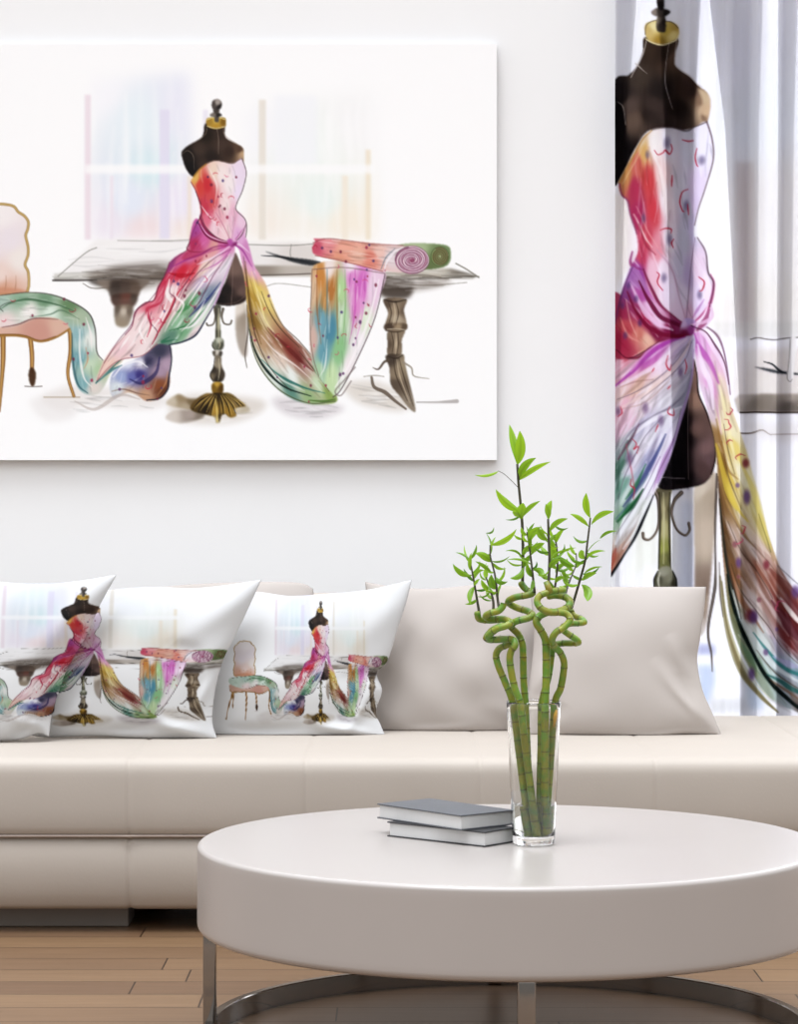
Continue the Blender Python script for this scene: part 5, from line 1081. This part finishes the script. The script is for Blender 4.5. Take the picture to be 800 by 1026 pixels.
# ------------------------------------------------------------------ bamboo
cm, nt, b, N, K = new_mat('bamboo_cane')
at = N.new('ShaderNodeAttribute'); at.attribute_name = 'Col'
tc = N.new('ShaderNodeTexCoord'); nz = N.new('ShaderNodeTexNoise'); nz.inputs['Scale'].default_value = 55; nz.inputs['Detail'].default_value = 5
K.new(tc.outputs['Object'], nz.inputs['Vector'])
rp = N.new('ShaderNodeValToRGB'); rp.color_ramp.elements[0].position = 0.38; rp.color_ramp.elements[1].position = 0.60
rp.color_ramp.elements[0].color = (1, 1, 1, 1); rp.color_ramp.elements[1].color = (2.1, 1.0, 0.7, 1)
K.new(nz.outputs['Fac'], rp.inputs['Fac'])
mul = N.new('ShaderNodeMix'); mul.data_type = 'RGBA'; mul.blend_type = 'MULTIPLY'; mul.inputs['Factor'].default_value = 1
K.new(at.outputs['Color'], mul.inputs['A']); K.new(rp.outputs['Color'], mul.inputs['B'])
K.new(mul.outputs['Result'], b.inputs['Base Color']); b.inputs['Roughness'].default_value = 0.42
lm, nt, b, N, K = new_mat('bamboo_leaf')
N.remove(b)
at = N.new('ShaderNodeAttribute'); at.attribute_name = 'Col'
d_ = N.new('ShaderNodeBsdfPrincipled'); d_.inputs['Roughness'].default_value = 0.4
t_ = N.new('ShaderNodeBsdfTranslucent'); mx = N.new('ShaderNodeMixShader'); mx.inputs[0].default_value = 0.35
K.new(at.outputs['Color'], d_.inputs['Base Color']); K.new(at.outputs['Color'], t_.inputs['Color'])
K.new(d_.outputs[0], mx.inputs[1]); K.new(t_.outputs[0], mx.inputs[2]); K.new(mx.outputs[0], N['Material Output'].inputs['Surface'])
M_shoot = mat('dark_shoot', lin(hx('3d3a28')), rough=0.5, noise=0.25, scale=40)
M_dry = mat('dry_sheath', lin(hx('d8a228')), rough=0.6, noise=0.1, scale=60)

S = VY / F                                 # metres per pixel at the vase


def wp(p): return ((p[0] - 400) * S, VY + p[2], HC - (p[1] - HY) * S)


def cane(root, pts, rad, seed):
    p = resample(cr([wp(q) for q in pts], 14), 170)
    s = np.r_[0, np.cumsum(np.linalg.norm(np.diff(p, axis=0), axis=1))]
    rg = random.Random(seed); nodes = []; x = rg.uniform(0.01, 0.03)
    while x < s[-1]: nodes.append(x); x += rg.uniform(0.026, 0.040)
    # extra rings at every node
    ss = np.array(sorted(set(np.round(np.r_[s, [n + d for n in nodes for d in (-.0022, -.0012, 0, .0012, .0022) if 0 < n + d < s[-1]]], 6))))
    p = np.stack([np.interp(ss, s, p[:, k]) for k in range(3)], -1)
    nd = np.array([min(abs(q - n) for n in nodes) for q in ss])
    r = rad * (1.0 - 0.10 * ss / ss[-1]) * (1 + 0.10 * np.exp(-(nd / 0.0016) ** 2) - 0.04 * np.exp(-(nd / 0.008) ** 2))
    r[-1] *= 0.75
    mb = MB().tube(p, r, 14)
    base = np.array([lin(hx('5c8428'))]); cols = np.repeat(base, len(ss), 0)
    rr = np.array([0.85 + 0.3 * rg.random() for _ in range(len(nodes) + 1)])
    gi = np.searchsorted(nodes, ss)
    cols = cols * rr[gi][:, None]
    dk = np.exp(-(nd / 0.0011) ** 2)[:, None]
    cols = cols * (1 - dk) + lin(hx('3a4a1c')) * dk
    return fix_normals(obj('cane', mb.v, mb.f, cm, root, True, np.repeat(cols, 14, 0)))


def leaf(root, base, tip, w, bend=0.0, dz=0.0, tint=0.5, shape=0.42, roll=0.25):
    """base and tip are (px, py, depth); w the width in px; bend the sag of the midrib in px"""
    b_ = np.array(wp(base)); t_ = np.array(wp(tip)); ax = t_ - b_; ln = np.linalg.norm(ax)
    side = np.cross(ax / ln, (0, 1, 0)); side /= np.linalg.norm(side)
    ctrl = (b_ + t_) / 2 + side * bend * S * 2 + np.array((0, -dz, 0))
    n, k_ = 13, 5; V = []; cols = []
    g = lin(hx('b0dc2c')) * (1 - tint) + lin(hx('3a7418')) * tint
    for i in range(n):
        t = i / (n - 1)
        c_ = (1 - t) ** 2 * b_ + 2 * t * (1 - t) * ctrl + t * t * t_
        d = 2 * (1 - t) * (ctrl - b_) + 2 * t * (t_ - ctrl); d /= np.linalg.norm(d)
        sd = np.cross(d, (0, 1, 0)); sd /= np.linalg.norm(sd)
        sd = sd * math.cos(roll) + np.cross(d, sd) * math.sin(roll)
        nrm = np.cross(sd, d)
        e_ = math.log(0.5) / math.log(shape)
        hw = 0.84 * w * S / 2 * (math.sin(PI * min(1, t ** e_)) ** 0.85 * 0.98 + 0.02) if 0 < t < 1 else w * S * 0.02
        for j in range(k_):
            q = j / (k_ - 1) * 2 - 1
            V.append(c_ + sd * hw * q + nrm * (abs(q) * hw * 0.35))
            cols.append(g * (0.78 if j == 2 else 1.0) * (0.9 + 0.2 * t))
    f = grid_faces(n, k_)
    return obj('leaf', V, f, lm, root, True, np.array(cols))


def shoot(root, pts, r0=1.5, r1=0.7):
    p = resample(cr([wp(q) for q in pts], 8), 24)
    mb = MB().tube(p, np.linspace(r0, r1, 24) * S, 8)
    return fix_normals(mb.build('shoot', M_shoot, root, True))


def stalk(label):
    return empty('lucky_bamboo', (VC[0], VC[1], ZI), label, 'bamboo', 'bamboo stalks in the glass vase')


def sprays(root, pts, n, seed, lmin=10, lmax=20, wmin=3, wmax=6, t0=0.15):
    """small leaves in pairs up a shoot"""
    rg = random.Random(seed); p = resample(cr(pts, 8), 60)
    for i in range(n):
        t = t0 + (1 - t0) * (i + 0.5) / n
        q = p[int(t * 59)]
        sgn = 1 if i % 2 else -1
        an = rg.uniform(0.2, 1.25); ln = rg.uniform(lmin, lmax)
        tipp = (q[0] + sgn * ln * math.cos(an), q[1] - ln * math.sin(an) * rg.choice((1, 1, 0.6, -0.5)), q[2] + rg.uniform(-0.03, 0.03))
        leaf(root, tuple(q), tipp, rg.uniform(wmin, wmax), sgn * -rg.uniform(1, 4), rg.uniform(-0.004, 0.008), rg.uniform(0.25, 0.95), 0.4, rg.uniform(-0.6, 0.6))


# -- stalk A, outer left
A_ = stalk('bamboo stalk at the outer left of the vase, coiling into the lowest knot of bends')
cane(A_, [(531.0, 836, -0.0056), (525.4, 794, -0.0038), (519.8, 750, -0.0019), (514.0, 705, 0.0000), (507, 685, .004), (500, 668, .008), (497.5, 657, .010), (501, 650, .008), (509, 646, .000), (514, 643.5, -.004), (512, 641.5, .012), (503, 641, .030), (492, 642, .030), (488, 639, .020), (495, 631, .014), (504, 627, .018), (509, 624, .026), (503, 622, .034), (490, 622.5, .036), (481, 621, .026), (479, 616, .018), (478.5, 613, .018)], 0.0072, 1)
sp = [(481, 616, .018), (477.5, 595, .02), (475, 580, .02), (471, 560, .015)]
shoot(A_, sp)
leaf(A_, (472, 577, .02), (454, 565, .0), 7, 3, .004, .55); leaf(A_, (471.5, 562, .015), (457, 554, .03), 3, -2, 0, .7); leaf(A_, (472, 572, .02), (472.5, 554, .0), 5, 1, .004, .4)
leaf(A_, (476, 588, .02), (472, 606, .0), 7, -3, .005, .6); leaf(A_, (476, 588, .02), (481, 580, .0), 4, 1, 0, .4); leaf(A_, (475, 581, .02), (486, 572, .04), 6, 3, .0, .5)
leaf(A_, (471, 561, .02), (478, 546, .02), 4, -2, .0, .7); leaf(A_, (474, 576, .02), (463, 572, .0), 3, 3, .0, .5)
# -- stalk B
B_ = stalk('bamboo stalk second from the left in the vase, its tip curling up to the left')
cane(B_, [(537.5, 836, -0.0162), (532.1, 794, -0.0194), (526.6, 750, -0.0227), (521.0, 705, -0.0260), (516, 690, -.026), (512.5, 675, -.026), (510.5, 660, -.026), (512, 651, -.027), (515.5, 646, -.03), (514, 640.5, -.022), (505, 640, -.014), (495, 640.5, -.014), (489, 637.5, -.018), (497, 629.5, -.032), (507, 626, -.036), (511, 623, -.028), (504, 620, -.014), (492, 620, -.012), (486.5, 617.5, -.018), (490, 614, -.026), (499, 611.5, -.028), (503.5, 607, -.028), (504.5, 603.5, -.028)], 0.0073, 2)
s1 = [(494, 613, -.026), (494, 602, -.024), (491, 590, -.02), (487, 578, -.02)]
s2 = [(500, 611, -.028), (498.5, 600, -.02), (496, 577, -.02), (491.5, 558, -.015), (491, 546, -.012)]
shoot(B_, s1); shoot(B_, s2)
leaf(B_, (491.5, 546, -.012), (517, 530, -.03), 7, -4, .005, .3, .45); leaf(B_, (487, 534, -.0), (494.5, 528, -.03), 2.5, -3, .0, .8); leaf(B_, (491.5, 556, -.012), (487, 534, -.0), 2.5, -3, .0, .7)
leaf(B_, (492, 563, -.012), (476, 554, -.03), 9, -2, .005, .5); leaf(B_, (492, 573, -.015), (476, 562, -.04), 5, -1, .003, .6); leaf(B_, (496, 577, -.02), (508, 582, -.04), 6, -4, .004, .75)
leaf(B_, (492, 562, -.02), (511, 557, .0), 2.6, -3, .0, .7); leaf(B_, (497, 590, -.02), (492, 575, -.04), 9, 2, .004, .7); leaf(B_, (491, 590, -.02), (482, 580, -.04), 6, 2, .003, .45)
leaf(B_, (498, 600, -.02), (502, 585, .0), 4, 1, .0, .5); leaf(B_, (487, 580, -.02), (489, 566, -.01), 6, 1, .0, .35); leaf(B_, (494, 600, -.02), (487, 592, -.0), 4, 1, 0, .5)
leaf(B_, (492, 550, -.012), (497, 538, .0), 3, 1, 0, .4)
# -- stalk C, with the tall shoot
C_ = stalk('bamboo stalk third from the left in the vase, carrying the tallest leafy shoot')
cane(C_, [(532.5, 836, 0.0106), (530.7, 794, 0.0137), (528.9, 750, 0.0168), (527.0, 705, 0.0200), (525.5, 680, .022), (525, 655, .022), (524, 645, .022), (520, 636, .020), (514, 630, .010), (512, 626, -.002), (518, 622, -.010), (528, 619.5, -.012), (534, 616.5, -.006), (530, 613, .012), (520, 610, .024), (512, 606, .024), (510, 602.5, .014), (517, 598.5, .004), (528, 596.5, .000), (534, 594.5, .002), (530, 592.5, .012), (525, 588, .016), (522, 583, .016)], 0.0073, 3)
sp = [(524, 588, .016), (524.6, 560, .012), (524, 530, .01), (522, 505, .006), (520, 485, .003), (518.5, 465, .0)]
shoot(C_, sp, 1.7, 1.3)
leaf(C_, (518.5, 466, .0), (511, 425.5, .01), 9, -1, .003, .45, .55); leaf(C_, (518.5, 466, .0), (520.5, 432, -.02), 13, -2, .006, .3, .45, .1)
leaf(C_, (521, 481, .003), (537, 459, -.01), 10, 4, .006, .55, .45); leaf(C_, (521, 481, .003), (551, 463, -.03), 7, 2, .006, .3, .4)
tw = [(521, 490, .004), (513, 482, -.006), (505, 475, -.016), (499, 472, -.022)]
shoot(C_, tw, .35, .3)
leaf(C_, (499.5, 472.2, -.022), (475, 476, -.04), 3.6, 2.5, .0, .35)
leaf(C_, (522.5, 512, .006), (496.5, 490.5, -.03), 10, 3.5, .006, .3, .45); leaf(C_, (523, 519, .008), (541, 502, -.02), 6, 2, .004, .5, .45); leaf(C_, (523.5, 521, .008), (524, 504, -.02), 12, 1, .006, .4, .5)
leaf(C_, (523, 519, .008), (513, 513, -.03), 7, -1, .004, .4, .6); leaf(C_, (524.6, 560, .012), (506, 552, -.02), 3, -4, .0, .6); leaf(C_, (524.5, 567, .012), (511, 579, -.01), 7, 5, .004, .6, .5)
leaf(C_, (524.5, 558, .012), (534, 545, -.02), 6, 2, .003, .55); leaf(C_, (524.5, 570, .012), (533, 555, -.0), 6, 1, .003, .6)
# -- stalk D, the thick one in the middle
D_ = stalk('thickest bamboo stalk in the middle of the vase, looping into wide rings')
cane(D_, [(545.5, 836, -0.0106), (545.7, 794, -0.0130), (545.8, 750, -0.0155), (546.0, 705, -0.0180), (547, 680, -.018), (547, 655, -.018), (546, 640, -.020), (541, 630, -.024), (537, 623, -.024), (540, 617, -.022), (548, 613, -.024), (557, 613, -.016), (567, 610, .002), (572, 604.5, .014), (568, 599, .022), (558, 597, .026), (549, 598, .022), (553, 606, -.04), (543, 608, -.046), (537, 602, -.046), (540, 595.5, -.044), (549, 592.5, -.040), (558, 591, -.034), (565, 590.5, -.026)][:17], 0.0080, 4)
E2 = [(557, 613, -.030), (549, 612.5, -.046), (541, 608.5, -.050), (537, 602, -.048), (540, 596, -.044), (549, 592.5, -.040), (558, 591, -.034), (565.5, 590.5, -.026)]
# -- stalk E, joining the upper ring
E_ = stalk('bamboo stalk behind the thick one, its upper ring open towards the right')
cane(E_, [(540.5, 836, 0.0162), (541.5, 794, 0.0148), (542.5, 750, 0.0134), (543.5, 705, 0.0120), (550, 680, .012), (553, 660, .012), (555, 648, .012), (563, 645, .010), (574, 644.5, .000), (579.5, 643.5, -.012), (577, 640, -.020), (568, 634, -.022), (563, 629, -.018), (570, 625, -.006), (580, 624.5, .002), (586, 623.5, .004), (583, 620.5, .020), (577, 618, .030), (574, 614, .034), (573, 611, .034)], 0.0068, 5)
# -- ring stalk F
F_ = stalk('bamboo stalk at the outer right with a yellow dry sheath near the vase rim')
cane(F_, [(547.0, 836, 0.0056), (550.1, 794, 0.0057), (553.3, 750, 0.0059), (556.5, 705, 0.0060), (562, 690, .002), (565, 672, -.004), (565, 662, -.008), (561, 653, -.012), (556, 648, -.018), (552, 640, -.044), (556, 632, -.050), (563, 628, -.048), (570, 620, -.044), (566, 614, -.040), (557, 612.5, -.046), (549, 612, -.052), (541, 608.5, -.054), (537, 602, -.050), (540, 596, -.046), (549, 592.5, -.042), (558, 591, -.036), (565.5, 590.5, -.028)], 0.0072, 6)
MB().tube([wp((557.6, 711, -.006)), wp((556.4, 718, -.006)), wp((555.0, 728, -.005))], np.array([.0022, .0042, .0018]), 10).build('dry_sheath', M_dry, F_, True)
# shoots of the middle stalks
sp = [(551, 593, -.044), (549, 586, -.036), (549.5, 575, -.03), (550, 558, -.028), (549.3, 540, -.026), (548.7, 520, -.026)]
shoot(F_, sp, 1.6, 1.2)
mb = MB().tube([wp((551, 594, -.043)), wp((548.5, 588, -.042)), wp((546, 582, -.040))], [.0070, .0064, .0054], 12)
fix_normals(obj('cane_bud', mb.v, mb.f, cm, F_, True, np.tile(lin(hx('5c7a2a')), (len(mb.v), 1))))
leaf(F_, (548.8, 521, -.026), (546, 505, -.04), 8, -1.5, .004, .45, .55); leaf(F_, (548.8, 521, -.026), (552.5, 501.5, -.02), 8, 1.5, .004, .4, .6)
leaf(F_, (550, 533, -.026), (567.5, 519.5, -.05), 7, 3, .005, .5, .45); leaf(F_, (555, 526, -.03), (568, 528.5, -.05), 3, -3, .0, .8); leaf(F_, (548.8, 541, -.026), (537.5, 528, -.05), 9, 2, .005, .55, .5)
leaf(F_, (549.5, 548, -.026), (558, 535, -.01), 5, 2, .003, .6); leaf(F_, (549.5, 556, -.026), (542, 546, -.01), 6, 1, .003, .4); leaf(F_, (550, 570, -.03), (561, 560, -.04), 7, 2, .003, .6)
leaf(F_, (550, 562, -.03), (572, 552, -.01), 3, 4, .0, .5)
leaf(F_, (550, 580, -.03), (540, 570, -.02), 5, 2, .003, .5)
sp = [(536, 594, -.003), (534, 578, -.01), (532, 560, -.01), (530, 545, -.01), (528, 533, -.012)]
shoot(C_, sp, 1.4, .8)
leaf(C_, (533.5, 571, -.01), (542.5, 578, -.04), 9, 3, .005, .65, .55); leaf(C_, (532.5, 556, -.01), (545, 544, -.03), 8, 2, .005, .5, .5); leaf(C_, (531, 552, -.01), (527, 527, -.02), 4, -2, .003, .55)
leaf(C_, (530, 546, -.01), (541, 528, -.03), 9, 3, .004, .45, .55); leaf(C_, (534, 580, -.01), (531, 592, -.02), 5, 1, .003, .7); leaf(C_, (533, 566, -.01), (508, 561, .0), 3, -3, .0, .5)
leaf(C_, (529, 537, -.012), (536, 524, -.0), 4, 1, .0, .7); leaf(C_, (528.5, 536, -.012), (522, 528, -.03), 5, 2, .0, .4); leaf(C_, (534, 578, -.01), (528, 563, -.03), 6, 2, .0, .55)
sp = [(556, 597, .026), (557.5, 585, .02), (559.5, 565, .015), (558, 545, .01), (556, 537, .01)]
shoot(D_, sp, 1.3, .7)
leaf(D_, (560, 562, .015), (553, 541, -.01), 10, 2, .005, .45, .5); leaf(D_, (559.5, 556, .015), (576, 567, -.02), 8, -3, .005, .7, .5); leaf(D_, (557.5, 545, .01), (566, 530, .0), 6, 2, .003, .4)
leaf(D_, (558, 547, .01), (548, 534, .02), 4, 1, .0, .6); leaf(D_, (557.5, 585, .02), (566, 578, -.01), 6, 2, .003, .5); leaf(D_, (558, 575, .02), (570, 566, .03), 6, 3, .003, .6); leaf(D_, (559, 560, .015), (578, 549, .0), 3, 3, .0, .45)
leaf(D_, (559, 570, .015), (550, 560, .0), 6, 1, .003, .5); leaf(D_, (557, 590, .02), (549, 580, .0), 5, 1, .003, .65); leaf(D_, (557, 542, .01), (551, 528, .01), 4, 1, 0, .3)
sp = [(573.3, 613, .034), (580, 590, .028), (587, 562, .01), (589, 545, .008), (591, 528, .004), (592, 519, .004)]
shoot(E_, sp, 1.5, .9)
leaf(E_, (592, 519, .004), (587.5, 494, -.01), 9, 2, .005, .35, .5); leaf(E_, (590.5, 528, .004), (571, 515, -.02), 6, -2, .005, .35, .5); leaf(E_, (593, 526, .004), (614, 512.5, -.03), 7, 3.5, .004, .45, .5)
leaf(E_, (587, 560, .01), (581.5, 551, -.02), 9, 1, .004, .5, .5); leaf(E_, (587.5, 560, .01), (606, 552, -.02), 4, 3, .003, .4); leaf(E_, (585, 582, .012), (597, 574, -.02), 7, 2, .004, .55); leaf(E_, (583.5, 586, .012), (588, 602, -.02), 11, 3, .005, .6, .5)
leaf(E_, (601, 540, -.01), (617, 532, -.03), 4, 2.5, .003, .7); leaf(E_, (588, 556, .01), (602, 540.5, -.01), 1.2, 2, .0, .6); leaf(E_, (586, 575, .012), (604, 568, .0), 3, 2, 0, .5)
sp = [(567, 600, .022), (570, 590, .04), (575, 578, .055), (580, 566, .065), (580, 555, .068)]
shoot(D_, sp, 1.2, .6)
leaf(D_, (574, 580, .054), (564, 570, .04), 5, 2, .003, .55); leaf(D_, (577, 573, .058), (570, 560, .05), 6, 2, .003, .4); leaf(D_, (579, 570, .062), (588, 566, .075), 6, 2, .003, .5); leaf(D_, (571, 588, .044), (568, 573, .05), 7, 1, .003, .6); leaf(D_, (580, 557, .067), (574, 546, .07), 4, 1, 0, .4)
leaf(D_, (572, 586, .046), (562, 588, .05), 4, 2, .003, .4)

# finer leaves along the shoots
for rt, pt, sd in ((A_, [(481, 612, .018), (475, 580, .02), (471, 560, .015)], 11), (B_, [(494, 608, -.026), (491, 590, -.02), (487, 578, -.02)], 12), (B_, [(500, 606, -.028), (496, 577, -.02), (491, 548, -.012)], 13),
                   (C_, [(524.5, 582, .015), (524, 530, .01), (522, 508, .006)], 14), (C_, [(536, 590, -.003), (532, 560, -.01), (529, 538, -.012)], 15), (F_, [(549, 582, -.034), (550, 558, -.028), (549, 530, -.026)], 16),
                   (D_, [(557, 592, .023), (559.5, 565, .015), (557, 540, .01)], 17), (E_, [(577, 600, .03), (587, 562, .01), (590, 535, .006)], 18), (D_, [(571, 588, .045), (575, 578, .055), (580, 558, .067)], 27)):
    sprays(rt, pt, 5, sd, 11, 20, 2.2, 4.2)

# ------------------------------------------------------------------ light
w = bpy.data.worlds.new('daylight'); bpy.context.scene.world = w; w.use_nodes = True
nt = w.node_tree; N = nt.nodes; K = nt.links
bgn = N['Background']
tc = N.new('ShaderNodeTexCoord'); sep = N.new('ShaderNodeSeparateXYZ'); K.new(tc.outputs['Generated'], sep.inputs[0])
up = N.new('ShaderNodeMapRange'); up.interpolation_type = 'SMOOTHSTEP'
up.inputs['From Min'].default_value = -0.05; up.inputs['From Max'].default_value = 0.75; up.inputs['To Min'].default_value = SKY_LOW; up.inputs['To Max'].default_value = SKY_TOP
K.new(sep.outputs['Z'], up.inputs['Value'])
fw = N.new('ShaderNodeMapRange'); fw.interpolation_type = 'SMOOTHSTEP'
fw.inputs['From Min'].default_value = 0.35; fw.inputs['From Max'].default_value = 0.85; fw.inputs['To Min'].default_value = 0.0; fw.inputs['To Max'].default_value = SKY_WIN
K.new(sep.outputs['Y'], fw.inputs['Value'])
ad = N.new('ShaderNodeMath'); ad.operation = 'ADD'; K.new(up.outputs[0], ad.inputs[0]); K.new(fw.outputs[0], ad.inputs[1])
K.new(ad.outputs[0], bgn.inputs['Strength']); skc = N.new('ShaderNodeValToRGB'); skc.color_ramp.elements[0].position = 0.0; skc.color_ramp.elements[1].position = 0.8
skc.color_ramp.elements[0].color = (1.0, 0.985, 0.965, 1); skc.color_ramp.elements[1].color = (0.945, 0.985, 1.055, 1)
K.new(sep.outputs['Z'], skc.inputs['Fac']); K.new(skc.outputs['Color'], bgn.inputs['Color'])

sl = bpy.data.lights.new('daylight_sun', 'SUN'); sl.energy = SUN_E; sl.angle = math.radians(25); sl.color = (0.96, 0.99, 1.03)
so_ = bpy.data.objects.new('daylight_sun', sl); C.objects.link(so_)
so_.rotation_euler = Vector((0.14, 0.20, -1.0)).to_track_quat('-Z', 'Y').to_euler()

# ------------------------------------------------------------------ camera and view
cd = bpy.data.cameras.new('camera'); cam = bpy.data.objects.new('camera', cd); C.objects.link(cam)
cam.location = (0, 0, HC); cam.rotation_euler = (PI / 2, 0, 0)
cd.sensor_fit = 'HORIZONTAL'; cd.sensor_width = 36.0; cd.lens = F / 800 * 36.0
cd.shift_y = -(513 - HY) / 800.0; cd.clip_start = 0.1; cd.clip_end = 100
sc = bpy.context.scene; sc.camera = cam
sc.view_settings.view_transform = 'Standard'; sc.view_settings.look = 'None'
sc.view_settings.gamma = 1.0; sc.view_settings.use_curve_mapping = False; sc.view_settings.exposure = EXPO
sc.cycles.max_bounces = 14; sc.cycles.transmission_bounces = 12; sc.cycles.transparent_max_bounces = 16
